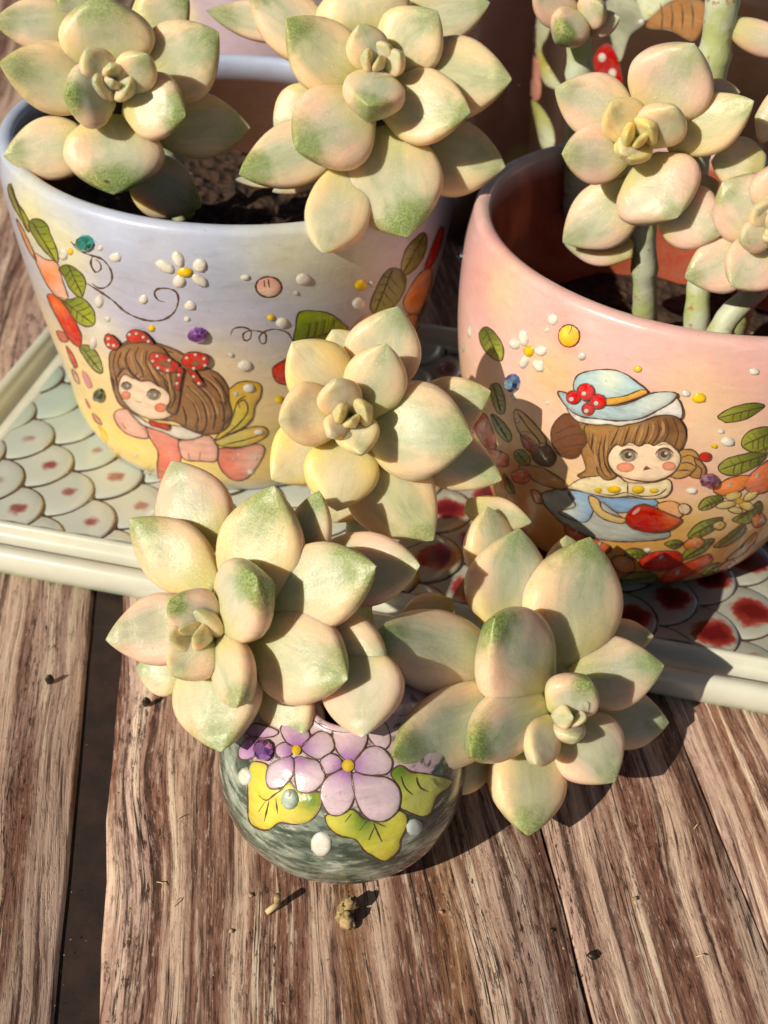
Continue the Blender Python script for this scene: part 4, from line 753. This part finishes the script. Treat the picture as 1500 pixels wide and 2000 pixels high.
for p_, seed in ((b2, 3), (b1, 9)):
    r_ = random.Random(seed); cpx = proj([[*p_.ct, p_.z1-2.5]])[0]
    for i in range(16):
        X = np.array([*(p_.ct+np.array([0, 0])), 0.0]); th = r_.uniform(-2.7, -.45); z = r_.uniform(2.5, p_.z1-.6); r0 = np.interp(z, p_.zs, p_.rs); X = np.array([p_.ct[0]+r0*math.cos(th), p_.ct[1]+r0*math.sin(th), z])
        q = proj([X])[0]; s_ = r_.uniform(8, 16)
        art(p_, 'paint_dot', WHITE if i % 3 else YEL, ell(*q, s_*.55, s_*.45, n=10), 1, .05, soft=4)
# ------------------------------------------------------------------ soil
def soil(label, cc, z, r, seed):
    r_ = np.random.RandomState(seed); vs_, fs = [(*cc, z+.1)], []; NR, NS = 16, 40
    for i in range(1, NR+1):
        for j in range(NS):
            a = 2*math.pi*j/NS; q = r*i/NR; vs_.append((cc[0]+q*math.cos(a), cc[1]+q*math.sin(a), z+r_.uniform(-.10, .12)))
    for j in range(NS): fs.append((0, 1+j, 1+(j+1) % NS))
    for i in range(NR-1):
        for j in range(NS): a = 1+i*NS; fs.append((a+j, a+NS+j, a+NS+(j+1) % NS, a+(j+1) % NS))
    o = mesh_obj('potting_soil', vs_, fs, M['soil'], smooth=False); tag(o, label, 'soil', kind='stuff'); return o
soil('dark crumbly soil inside the lavender blue pot', CL[0], 5.2, 4.28, 1)
soil('dark crumbly soil inside the pink pot', CR[0], 4.4, 3.83, 2)
soil('dark soil inside the small green pot', CS[0], 2.45, 1.1, 3)

# ------------------------------------------------------------------ succulents
TW = np.array([0, .06, .16, .28, .40, .51, .62, .72, .81, .88, .94, .975, 1.0]); WW = np.array([.40, .52, .71, .90, .99, 1.0, .925, .785, .60, .425, .245, .12, .015])
NTL, NSL = 26, 24
_tt = np.concatenate([np.linspace(0, .8, 17), .8+.2*np.sin(np.linspace(0, np.pi/2, 10))[1:]])
def leaf(parent, base, tip, axis, W, gr, ye, pk, cen, roll=0.0, bend=.10, thick=.46, seed=0, belly=0.0, cupf=1.0):
    rg = np.random.RandomState(seed); d = tip-base; L = np.linalg.norm(d); d = d/L
    n = axis-(axis@d)*d; n = n/np.linalg.norm(n); sd = np.cross(d, n)
    if roll: c_, s_ = math.cos(math.radians(roll)), math.sin(math.radians(roll)); n, sd = n*c_+sd*s_, sd*c_-n*s_
    t = _tt; ww = Pot.smooth(TW, WW, np.clip(t+belly*np.sin(np.pi*t)*.5, 0, 1)); ww = np.clip(ww, .015, 1.02)
    th = Pot.smooth(np.array([0, .2, .5, .75, .9, 1.0]), np.array([.70, .98, 1.0, .90, .66, .03]), t); th = np.clip(th, .02, 1.1)
    ph = np.linspace(0, 2*np.pi, NSL, endpoint=False); V, A_ = [], []
    p1, p2, p3 = rg.uniform(0, 6, 3); cup = rg.uniform(.0, .06)*W*cupf; kl = rg.uniform(.15, .40); asym = rg.uniform(-.06, .06)
    for ti, wi, hi in zip(t, ww, th):
        cx, sy = np.cos(ph), np.sin(ph)
        x = cx*W/2*wi; T = W*thick*hi*min(1.0, .45+.55*wi)
        up = np.where(sy > 0, np.abs(sy)**.62*T*.50, 0)-np.where(sy > 0, cup*wi*(1-cx**2)*np.sin(np.pi*min(1, ti*1.05)), 0)
        dn = np.where(sy <= 0, -(np.abs(sy)**.72*T*.52+kl*T*(1-np.abs(cx))**1.2), 0)
        z = up+dn-bend*L*4*ti*(1-ti)*.5+.045*L*max(0.0, ti-.72)**2/.08+.02*W*(cx**2)*wi
        x = x+asym*W*np.sin(np.pi*ti); lump = .012*W*np.sin(5*ti+p1+2*cx)+.010*W*np.sin(9*ti+p2-3*cx)
        z = z+lump*np.where(sy > 0, 1, .6)*np.sin(np.pi*min(1, ti))
        V.append(base+np.outer(x, sd)+ti*L*d+np.outer(z, n)); A_.append(np.stack([np.full(NSL, ti), cx*min(1, .35+.65*wi), sy], 1))
    V = np.concatenate(V+[tip[None]]); A_ = np.concatenate(A_+[np.array([[1, 0, 0]])]); m_ = len(t); F = []
    for i in range(m_-1):
        for j in range(NSL): k = (j+1) % NSL; F.append((i*NSL+j, i*NSL+k, (i+1)*NSL+k, (i+1)*NSL+j))
    e_ = (m_-1)*NSL
    for j in range(NSL): F.append((e_+j, e_+(j+1) % NSL, len(V)-1))
    F.append(tuple(range(NSL))[::-1])
    o = mesh_obj('leaf', V, F, M['leaf'], parent, attrs={'leafco': A_}); o.color = (gr, ye, pk, cen); return o
def tube(name, pts, rad, parent, mat, n=16):
    P = np.array(spline(pts, False, .15)); m_ = len(P); R = np.interp(np.linspace(0, 1, m_), np.linspace(0, 1, len(rad)), rad); V, F = [], []
    for i in range(m_):
        t = P[min(i+1, m_-1)]-P[max(i-1, 0)]; t /= np.linalg.norm(t); u = np.cross(t, [0.3, 1, .1]); u /= np.linalg.norm(u); v = np.cross(t, u)
        q = R[i]*(1+.035*math.sin(i*1.3)+.04*math.sin(i*.45)+(.10 if mat is M['stem'] and i % 6 == 3 else 0))
        for j in range(n): a = 2*math.pi*j/n; V.append(P[i]+q*(math.cos(a)*u+math.sin(a)*v))
    for i in range(m_-1):
        for j in range(n): F.append((i*n+j, (i+1)*n+j, (i+1)*n+(j+1) % n, i*n+(j+1) % n))
    F.append(tuple(range(n))); F.append(tuple(range((m_-1)*n, m_*n))[::-1])
    return mesh_obj(name, V, F, mat, parent)
def plane_pt(px, C, a, h):
    d = rays(px)[0]; t = ((C-EYE)@a+h)/(d@a); return EYE+t*d
SEED = [100]
def rosette(label, Z, ctr, z, lean, leaves, foot, stem_r=.22, via=None, group='variegated succulent rosettes in the pots'):
    C = ground(*Z(*ctr), z); v = EYE-C; v = v/np.linalg.norm(v); a = v+lean[0]*RIGHT+lean[1]*UP; a = a/np.linalg.norm(a)
    root = empty('succulent', foot); tag(root, label, 'succulent', group); zs = Z(1, 0)[0]-Z(0, 0)[0]
    n_ = np.cross(a, RIGHT); n_ /= np.linalg.norm(n_); e_ = np.cross(n_, a); th = (ctr[0]*7) % 6.28; y_ = leaves[-1][8]; p_ = leaves[-1][9]
    for q, (rr, hh, ww_, bh) in enumerate(((.40, .62, .70, .0), (.31, .72, .60, .03), (.20, .80, .48, .06), (.09, .86, .36, .10))):
        an = th+2.4*q; rd = math.cos(an)*e_+math.sin(an)*n_; SEED[0] += 1
        leaf(root, C+a*(bh-.15)+rd*.05, C+a*hh*.92+rd*rr, a, ww_, .35, min(1, y_+.15), p_*.7, .7, seed=SEED[0], thick=.40, bend=.03, cupf=.5)
    for lf in leaves:
        if len(lf) > 11 and lf[11].get('thick') == .6: continue
        bx, by, hb, tx_, ty_, ht, wz, gr, ye, pk, cen = lf[:11]; kw = lf[11] if len(lf) > 11 else {}
        b = plane_pt(Z(bx, by), C, a, hb); t = plane_pt(Z(tx_, ty_), C, a, ht); mid = (b+t)/2
        W = 1.07*wz*zs*((mid-EYE)@FWD)/FPX; SEED[0] += 1
        leaf(root, b, t, a, W, gr, ye, pk, cen, seed=SEED[0], **kw)
    f = np.array(foot, float); c0 = C-a*.35; tube('stem', [f]+([np.array(q, float) for q in via] if via else [f+(c0-f)*.4+np.array([0, 0, .25]), c0-a*.6])+[c0], [stem_r*1.15, stem_r, stem_r, stem_r*.8], root, M['stem'])
    return root, C, a
ZA = zoomer(200, 850, 2.5)
rosette('peach and green rosette leaning left over the violets of the small green pot', ZA, (490, 975), 3.8, (-.42, .05), [
    (560, 560, -1.0, 345, 128, -.75, 365, .45, .0, .55, 1), (1000, 640, -1.3, 1560, 640, -1.0, 350, .35, .25, .75, .6, dict(bend=.16)), (960, 680, -.9, 1065, 268, -.4, 215, .9, .1, .1, 1), (1010, 950, -.9, 1400, 1150, -.7, 340, .3, .25, .35, .8),
    (420, 1180, -1.0, 168, 1135, -.9, 230, .6, .0, .1, 1), (830, 1180, -.8, 985, 1500, -.5, 270, .7, .15, .15, .8), (1230, 1030, -.85, 1275, 1480, -.4, 390, .2, .05, .7, .4), (900, 1220, -1.0, 1085, 1440, -.8, 160, .3, .1, .3, .6),
    (540, 760, -.55, 140, 408, -.2, 320, .8, .25, .25, 1), (700, 850, -.45, 850, 245, .15, 425, .75, .35, .05, 1), (800, 850, -.55, 1350, 640, .0, 405, .85, .1, .1, 1, dict(bend=.05)), (740, 960, -.5, 1210, 1195, -.05, 440, .8, .15, .25, 1),
    (520, 930, -.35, 22, 1000, .05, 335, .5, .0, .75, 1), (560, 1020, -.35, 590, 1550, .05, 430, .7, .1, .2, 1),
    (600, 930, -.1, 770, 690, .85, 400, .95, .0, .35, .8, dict(thick=.45, roll=-12)), (540, 950, -.05, 325, 800, .75, 250, .95, .0, .7, 1, dict(thick=.5)), (580, 990, -.05, 672, 1335, .75, 250, .6, .2, .35, .8, dict(thick=.52, roll=20)), (530, 1000, .0, 336, 1178, .6, 260, .5, .25, .45, .9),
    (540, 985, .25, 590, 1060, .75, 150, .3, .1, .3, 1, dict(thick=.6)), (520, 970, .3, 435, 965, .8, 105, .7, .0, .1, 1, dict(thick=.6)), (525, 960, .3, 545, 925, .8, 90, .4, .1, .2, 1, dict(thick=.6)),
], (-.7, 13.0, 2.7), .20, [(-1.1, 13.7, 3.0), (-2.0, 14.2, 3.1), (-2.8, 14.2, 3.3)])
ZC = zoomer(700, 900, 2.3077)
rosette('cream and green rosette leaning right from the small green pot over the planks', ZC, (905, 1150), 2.0, (.55, .0), [
    (420, 650, -1.3, 195, 690, -1.2, 150, .3, .1, .2, .8), (620, 560, -1.2, 575, 205, -.8, 250, .5, .2, .15, .7), (960, 620, -1.2, 930, 335, -.9, 220, .5, .1, .1, 1), (1080, 790, -1.2, 1325, 790, -1.0, 165, .5, .2, .45, .7), (1060, 1170, -1.0, 1390, 1180, -.9, 260, .6, .0, .3, 1),
    (350, 1000, -.5, 75, 1270, -.1, 225, .5, .15, .1, .9), (600, 1330, -.8, 440, 1505, -.5, 130, .3, .2, .1, .8), (620, 1400, -1.4, 600, 1470, -1.4, 90, .3, .1, .3, .6),
    (680, 800, -.7, 715, 305, -.35, 385, .6, .0, .1, 1), (930, 920, -.6, 1030, 340, .05, 470, .95, .15, .15, 1), (640, 930, -.5, 60, 782, .15, 370, .95, .0, .2, 1, dict(roll=8)), (940, 1010, -.45, 1370, 925, -.05, 320, .8, .0, .2, 1, dict(roll=-10)),
    (700, 1060, -.2, 132, 1335, .55, 340, .9, .0, .15, 1), (770, 1220, -.5, 755, 1692, -.15, 360, .75, .25, .1, 1), (930, 1170, -.3, 1150, 1450, .05, 345, .55, .0, .55, .8),
    (830, 1010, -.15, 600, 700, .75, 430, 1.0, .0, .3, 1, dict(thick=.42)), (830, 1080, -.1, 490, 1340, .65, 280, 1.0, .05, .15, 1, dict(thick=.52)), (890, 1130, .05, 1050, 990, .8, 250, 1.0, .0, .45, .9, dict(thick=.5)), (870, 1170, .05, 795, 1375, .6, 185, .1, .3, .1, .5, dict(thick=.5)),
    (930, 1150, .3, 985, 1235, .75, 140, .8, .0, .2, 1, dict(thick=.6)), (900, 1150, .3, 850, 1195, .7, 85, .3, .0, .2, 1, dict(thick=.6)), (920, 1145, .35, 925, 1190, .75, 70, .4, .0, .2, 1, dict(thick=.6)),
], (.0, 12.9, 2.7), .20, [(.5, 13.6, 3.0), (1.7, 14.4, 2.4), (2.6, 14.5, 1.9)])
ZB = zoomer(380, 400, 2.4194)
rosette('yellowish cream rosette rising between the two large pots', ZB, (730, 1000), 6.1, (.02, .0), [
    (760, 800, -1.1, 650, 588, -.9, 220, .2, .3, .1, .7), (1010, 1010, -1.0, 1400, 880, -.7, 270, .85, .2, .05, 1), (1000, 1120, -1.0, 1450, 1300, -.8, 270, .6, .2, .1, .8), (740, 1300, -1.2, 640, 1500, -1.2, 270, .2, .5, .4, .5), (1280, 1420, -1.6, 1590, 1500, -1.5, 160, .5, .25, .2, .8),
    (850, 900, -.75, 960, 478, -.35, 345, .55, .1, .15, .9), (760, 1120, -.7, 1125, 1585, -.55, 395, .6, .35, .1, 1), (700, 940, -.55, 458, 645, -.1, 310, .1, .95, .05, .3), (680, 1060, -.5, 362, 1300, -.15, 300, .1, 1.0, .0, .4), (720, 1090, -.4, 672, 1450, -.05, 345, .1, .9, .0, .3),
    (800, 1010, -.45, 1318, 1110, .1, 445, .8, .05, .05, 1), (800, 990, -.2, 908, 650, .45, 285, .35, .25, .2, .9), (690, 985, -.15, 390, 1025, .45, 290, .15, .65, .35, .5),
    (725, 990, .1, 668, 825, .8, 205, .1, .45, .3, .2, dict(thick=.4)), (760, 1005, .1, 790, 1185, .7, 205, .35, .55, .05, .6, dict(thick=.45, belly=.2)), (715, 1010, .2, 640, 1090, .75, 125, .05, .5, .35, .1, dict(thick=.5)), (735, 1000, .35, 755, 985, .85, 70, .05, .5, .3, .1, dict(thick=.6)), (728, 1005, .3, 715, 975, .8, 70, .05, .5, .3, .1, dict(thick=.6)),
], (-.3, 13.2, 2.9), .22, [(-.2, 13.8, 3.0), (-.3, 15.4, 2.9), (-.6, 17.1, 4.4)])
ZD = zoomer(0, 0, 3)
rosette('grey green rosette with cream edges by the rim of the lavender blue pot', ZD, (685, 480), 9.4, (-.05, .12), [
    (480, 150, -1.3, -40, 130, -1.2, 280, .7, .0, .4, .9), (560, 100, -1.4, 330, -60, -1.2, 260, .9, .1, .1, 1), (800, 150, -1.4, 1110, -20, -1.2, 330, .9, .1, .3, .8), (560, 850, -1.2, 25, 915, -1.3, 340, .6, .1, .3, .9), (900, 760, -1.0, 1465, 750, -.9, 350, .5, .35, .2, .9), (760, 960, -1.4, 1175, 1215, -1.5, 340, .8, .2, .2, .7),
    (620, 430, -.5, 585, -30, .1, 520, .7, .2, .05, 1), (600, 540, -.55, -5, 370, -.1, 385, .7, .25, .1, .9), (820, 470, -.6, 1285, 190, -.2, 440, .75, .1, .1, 1), (660, 690, -.5, 665, 1145, -.1, 545, .95, .0, .25, .9),
    (650, 560, -.05, 385, 560, .65, 350, 1.0, .0, .2, 1, dict(thick=.45)), (740, 600, -.1, 1095, 680, .45, 365, .9, .1, .25, .9, dict(thick=.42)), (650, 490, .1, 500, 290, .7, 215, .2, .15, .1, .9, dict(thick=.5)), (725, 520, .1, 870, 310, .75, 235, .6, .2, .05, 1, dict(thick=.5, roll=15)),
    (685, 500, .3, 660, 560, .7, 130, .1, .1, .1, .8, dict(thick=.6)), (690, 480, .35, 675, 410, .8, 80, .2, .0, .1, 1, dict(thick=.6)), (680, 485, .3, 640, 470, .75, 80, .1, .0, .1, 1, dict(thick=.6)),
], (-5.2, 25.4, 5.1), .24, [(-5.3, 25.2, 6.4), (-5.7, 24.6, 8.0)])
ZE = zoomer(400, 0, 2.5)
rosette('large grey green rosette hanging over the front rim of the lavender blue pot', ZE, (835, 330), 9.9, (.02, .30), [
    (560, 120, -1.2, 10, 60, -1.2, 190, .6, .0, .5, .9), (600, 300, -.9, 215, -90, -.6, 290, .8, .1, .35, .7), (900, 120, -1.3, 1390, 20, -1.2, 270, .6, .1, .2, .9), (1000, 700, -1.2, 1465, 820, -1.1, 350, .4, .35, .15, .9), (720, 800, -.45, 575, 1250, .55, 300, .25, .2, .1, .6, dict(bend=.18)), (680, 780, -1.6, 330, 940, -1.6, 130, .2, .1, .1, .4), (450, 860, -1.8, 150, 880, -1.8, 90, .2, .1, .1, .4), (540, 430, -1.2, 340, 620, -1.4, 200, .2, .2, .2, .5),
    (800, 220, -.8, 760, -130, -.4, 440, .4, .3, .1, .8), (960, 380, -.6, 1500, 395, -.15, 380, .55, .3, .1, .9), (700, 640, -.75, 165, 860, -.3, 300, .95, .0, .2, .9), (850, 640, -.6, 988, 1165, -.25, 480, .9, .1, .2, 1),
    (780, 400, -.35, 395, 95, .25, 330, .9, .25, .15, 1, dict(thick=.42)), (900, 340, -.35, 1140, 55, .15, 330, .5, .25, .1, .9), (860, 480, -.25, 1300, 555, .3, 345, .85, .25, .15, .9, dict(thick=.42)), (780, 500, -.15, 440, 740, .45, 410, 1.0, .0, .5, .8, dict(thick=.42)),
    (820, 350, .05, 755, 112, .65, 200, .5, .1, .05, 1, dict(thick=.5)), (845, 370, .1, 800, 530, .95, 290, .9, .0, .25, .9, dict(thick=.5)), (880, 350, .15, 955, 255, .7, 125, .2, .2, .2, .8, dict(thick=.55)), (835, 335, .35, 800, 318, .7, 60, .1, .1, .3, .6, dict(thick=.6)), (842, 335, .35, 850, 318, .7, 50, .1, .1, .3, .6, dict(thick=.6)),
], (-1.6, 26.6, 5.1), .24, [(-1.5, 26.4, 6.4), (-1.2, 26.0, 8.0)])
ZF = zoomer(950, 0, 2.7273)
rF = rosette('pinkish cream rosette on a thick pale stem standing in the pink pot', ZF, (800, 730), 9.6, (.0, -.02), [
    (1120, 520, -1.3, 1350, 490, -1.3, 150, .2, .2, .8, .5), (1000, 1080, -1.4, 1240, 970, -1.4, 210, .2, .2, .7, .7), (780, 1330, -1.6, 420, 1300, -1.8, 200, .5, .0, .85, .7, dict(thick=.5)), (930, 1110, -.75, 1255, 1250, -.35, 320, .6, .0, .8, .6, dict(thick=.5)), (800, 1000, -1.2, 410, 1290, -1.3, 330, .5, .0, .5, 1), (760, 880, -1.2, 500, 930, -1.2, 180, .2, .1, .7, .5),
    (780, 660, -.6, 362, 470, -.3, 315, .5, .0, .55, 1), (890, 640, -.5, 1110, 225, .1, 440, .5, .0, .75, .9), (960, 760, -.55, 1430, 540, -.1, 290, .45, .35, .15, 1, dict(roll=-10)), (840, 870, -.5, 1020, 1165, .1, 450, .6, .0, .85, .8, dict(thick=.40)), (770, 790, -.35, 395, 820, .25, 300, .6, .0, .75, .9, dict(thick=.45)),
    (810, 730, -.0, 665, 530, .6, 235, .2, .75, .2, .8, dict(thick=.4)), (840, 760, -.05, 1010, 560, .6, 270, .2, .5, .5, .9, dict(thick=.45, roll=20)), (800, 740, .15, 715, 825, .6, 140, .1, .7, .2, .7, dict(thick=.5)), (815, 715, .3, 835, 675, .75, 80, .1, 1.0, .0, .8, dict(thick=.6)), (810, 720, .3, 795, 700, .7, 60, .1, 1.0, .0, .8, dict(thick=.6)),
], tuple(ground(1283, 640, 5.2)+np.array([0, .6, -.9])), .25)
rosette('pinkish rosette cut off by the picture edge in the pink pot', ZF, (1530, 1180), 8.6, (.1, .0), [
    (1480, 880, -1.0, 1195, 860, -.9, 260, .3, .35, .5, .7), (1560, 640, -1.2, 1430, 620, -1.2, 250, .2, .35, .5, .7), (1500, 1250, -.5, 1255, 965, -.2, 380, .6, .0, .85, .7), (1440, 1330, -.6, 1055, 1480, -.5, 290, .7, .0, .75, .8, dict(thick=.45)), (1520, 1280, -.2, 1300, 1530, .4, 300, .5, .0, .85, .6, dict(thick=.42)),
    (1520, 1190, .1, 1425, 1110, .6, 170, .1, .4, .1, .3), (1520, 1230, .1, 1350, 1290, .65, 170, .4, .1, .5, .8, dict(thick=.5)), (1560, 1180, -.3, 1800, 1050, .2, 340, .5, .0, .8, .7), (1560, 1220, -.3, 1800, 1380, .1, 340, .5, .0, .8, .7), (1540, 1150, -.3, 1600, 850, .2, 340, .5, .0, .8, .7), (1540, 1180, .2, 1590, 1130, .7, 150, .3, .3, .3, .7), (1545, 1190, .2, 1580, 1240, .7, 140, .3, .3, .3, .7),
], tuple(ground(1452, 650, 5.2)+np.array([0, .5, -.9])), .2)
# bare stems in the pink pot
def at(px, py, y):
    d = rays((px, py))[0]; t = y/d[1]; return EYE+t*d
def stem_plant(label, pts, rad, leaves):
    root = empty('succulent', pts[0]); tag(root, label, 'succulent', 'variegated succulent rosettes in the pots'); tube('stem', pts, rad, root, M['stem'])
    for b, t, W, p, kw in leaves: SEED[0] += 1; v = EYE-b; leaf(root, b, t, v/np.linalg.norm(v), W, *p, seed=SEED[0], **kw)
stem_plant('short cut stem leaning on the soil of the pink pot', [at(1392, 690, 20.6), at(1420, 622, 20.7), at(1465, 580, 20.9), at(1500, 545, 21.2)], [.25, .24, .22, .20], [])
stem_plant('stubby pale stem at the back of the pink pot soil', [at(1358, 690, 21.2), at(1362, 600, 21.2), at(1368, 520, 21.4)], [.27, .25, .22], [])
y1 = 25.2
stem_plant('pale green stem topped by stubby pink leaves behind the pink rosette', [at(1128, 420, y1), at(1130, 250, y1), at(1132, 140, y1), at(1128, 50, y1)], [.31, .30, .29, .26],
    [(at(1140, 55, y1-.1), at(1212, 34, y1-.5), .52, (.2, .0, .9, .4), dict(thick=.6)), (at(1130, 45, y1-.2), at(1040, -20, y1-.6), .75, (.2, .0, .9, .4), dict(thick=.55)), (at(1130, 35, y1-.3), at(1098, 68, y1-1.2), .85, (.9, .0, .6, .8), dict(thick=.6)), (at(1135, 40, y1-.2), at(1180, 10, y1-.8), .7, (.5, .0, .7, .8), dict(thick=.5))])
y2 = 23.6
stem_plant('tall pale stem with a brown scar rising behind the pink rosette', [at(1340, 420, y2), at(1372, 230, y2), at(1398, 90, y2), at(1420, -60, y2), at(1430, -160, y2)], [.30, .30, .31, .31, .28],
    [(at(1415, 45, y2), at(1570, 105, y2-.3), .62, (.2, .0, .8, .5), dict(thick=.7)), (at(1425, -100, y2), at(1330, -170, y2-.6), .9, (.5, .0, .6, .8), {}), (at(1425, -110, y2), at(1520, -160, y2-.6), .9, (.5, .0, .6, .8), {})])
gi = at(1196, 586, 22.4)

# ------------------------------------------------------------------ crumbs on the planks
def blob(name, label, cat, c, r, mat, seed, n=12, rough=.18, group=None, rot=0):
    rg = np.random.RandomState(seed); V, F = [], []; m_ = 7; cr, sr = math.cos(rot), math.sin(rot)
    for i in range(1, m_):
        for j in range(n):
            a, b = 2*math.pi*j/n, math.pi*i/m_; q = 1+rg.uniform(-rough, rough); x, y, z = r[0]*math.sin(b)*math.cos(a)*q, r[1]*math.sin(b)*math.sin(a)*q, r[2]*math.cos(b)*q
            V.append((c[0]+x*cr-y*sr, c[1]+x*sr+y*cr, c[2]+z))
    V += [(c[0], c[1], c[2]+r[2]), (c[0], c[1], c[2]-r[2])]; a = len(V)-2
    for i in range(m_-2):
        for j in range(n): F.append((i*n+j, (i+1)*n+j, (i+1)*n+(j+1) % n, i*n+(j+1) % n))
    for j in range(n): F.append((a, j, (j+1) % n)); F.append((a+1, (m_-2)*n+(j+1) % n, (m_-2)*n+j))
    return mesh_obj(name, V, F, mat)
def on(px, py, h): g_ = ground(px, py, h); return (g_[0], g_[1], h)
for px, py, lab in ((97, 1327, 'tiny black seed lying on the plank left of the dark gap'), (286, 1371, 'tiny black seed lying beside the lower left leaves of the peach rosette')):
    o = blob('seed', lab, 'seed', on(px, py, .12), (.085, .05, .13), M['seed'], px, 10, .12, rot=.4); tag(o, lab, 'seed', 'tiny black seeds on the planks')
hk = empty('dried_husk', on(672, 1790, 0)); tag(hk, 'crumpled brown dried flower husk in front of the small green pot', 'husk')
for k, (px, py, h, r) in enumerate(((682, 1768, .2, (.13, .12, .16)), (667, 1778, .14, (.10, .10, .14)), (676, 1797, .14, (.13, .12, .13)), (664, 1792, .10, (.07, .09, .10)), (684, 1806, .06, (.09, .06, .06)))):
    o = blob('petal', '', '', on(px, py, h), r, M['husk'], 40+k, 9, .42); o.parent = hk; o.location = -hk.location
tw = empty('dried_twig', on(535, 1770, 0)); tag(tw, 'short pale broken twig in front of the small green pot', 'twig')
tube('shaft', [on(520, 1783, .05), on(530, 1775, .07), on(543, 1766, .10)], [.045, .05, .055], tw, M['straw'], 8)
tube('stub', [on(543, 1768, .05), on(541, 1758, .22), on(542, 1750, .34)], [.05, .055, .06], tw, M['husk'], 8)
for k, (px, py, r, mt, lab) in enumerate(((490, 1748, .05, 'husk', 'small tan crumb left of the pale twig'), (862, 1781, .045, 'clay', 'small reddish crumb right of the brown husk'), (1240, 1755, .05, 'husk', 'thin tan crumb on the pinkish grain right of the crack'), (1080, 1816, .04, 'seed', 'dark speck beside the long plank crack'), (1158, 1867, .10, 'seed', 'flat black flake beside the long plank crack'), (452, 1818, .045, 'husk', 'small brown crumb on the plank below the twig'))):
    o = blob('crumb', lab, 'crumb', on(px, py, r*.5), (r, r*.8, r*.5), M[mt], 60+k, 8, .35); tag(o, lab, 'crumb', 'crumbs scattered on the planks')
for k, (px, py, a, lab) in enumerate(((355, 1596, .5, 'pale fibre curl on the plank just right of the dark gap'), (315, 1727, -.4, 'pale fibre on the plank left of the tan crumb'), (1360, 1614, .9, 'pale fibre near the seam right of the long crack'), (1370, 1868, .2, 'pale curved fibre near the front of the right plank'), (345, 1763, 1.1, 'thin pale fibre beside the grain crack of the middle plank'))):
    c0 = np.array(on(px, py, .02)); dv = np.array([math.cos(a), math.sin(a), 0])*.09; o = tube('fibre', [c0-dv, c0+np.array([0, 0, .05]), c0+dv+np.array([.02, .02, 0])], [.008, .010, .006], None, M['straw'], 5)
    tag(o, lab, 'fibre', 'pale fibres on the planks')
# ------------------------------------------------------------------ fine grit in the grain
rg = np.random.RandomState(77); V, F = [], []
for k in range(520):
    px, py = rg.uniform(-60, 1560), rg.uniform(1150, 2040); g_ = ground(px, py); u = float(g_[:2]@pn)
    if gapL-.1 < u < gapR+.3 and rg.rand() < .5: continue
    rr = .006+.022*rg.rand()**4; b = len(V); an = rg.uniform(0, 6)
    for q in range(4): V.append((g_[0]+rr*math.cos(an+q*1.57)*rg.uniform(.6, 1.3), g_[1]+rr*math.sin(an+q*1.57)*rg.uniform(.6, 1.3), .001))
    V.append((g_[0], g_[1], rr*1.1)); F += [(b+q, b+(q+1) % 4, b+4) for q in range(4)]
o = mesh_obj('grit', V, F, M['husk'], smooth=False); tag(o, 'fine soil grit scattered over the wooden planks', 'grit', kind='stuff')
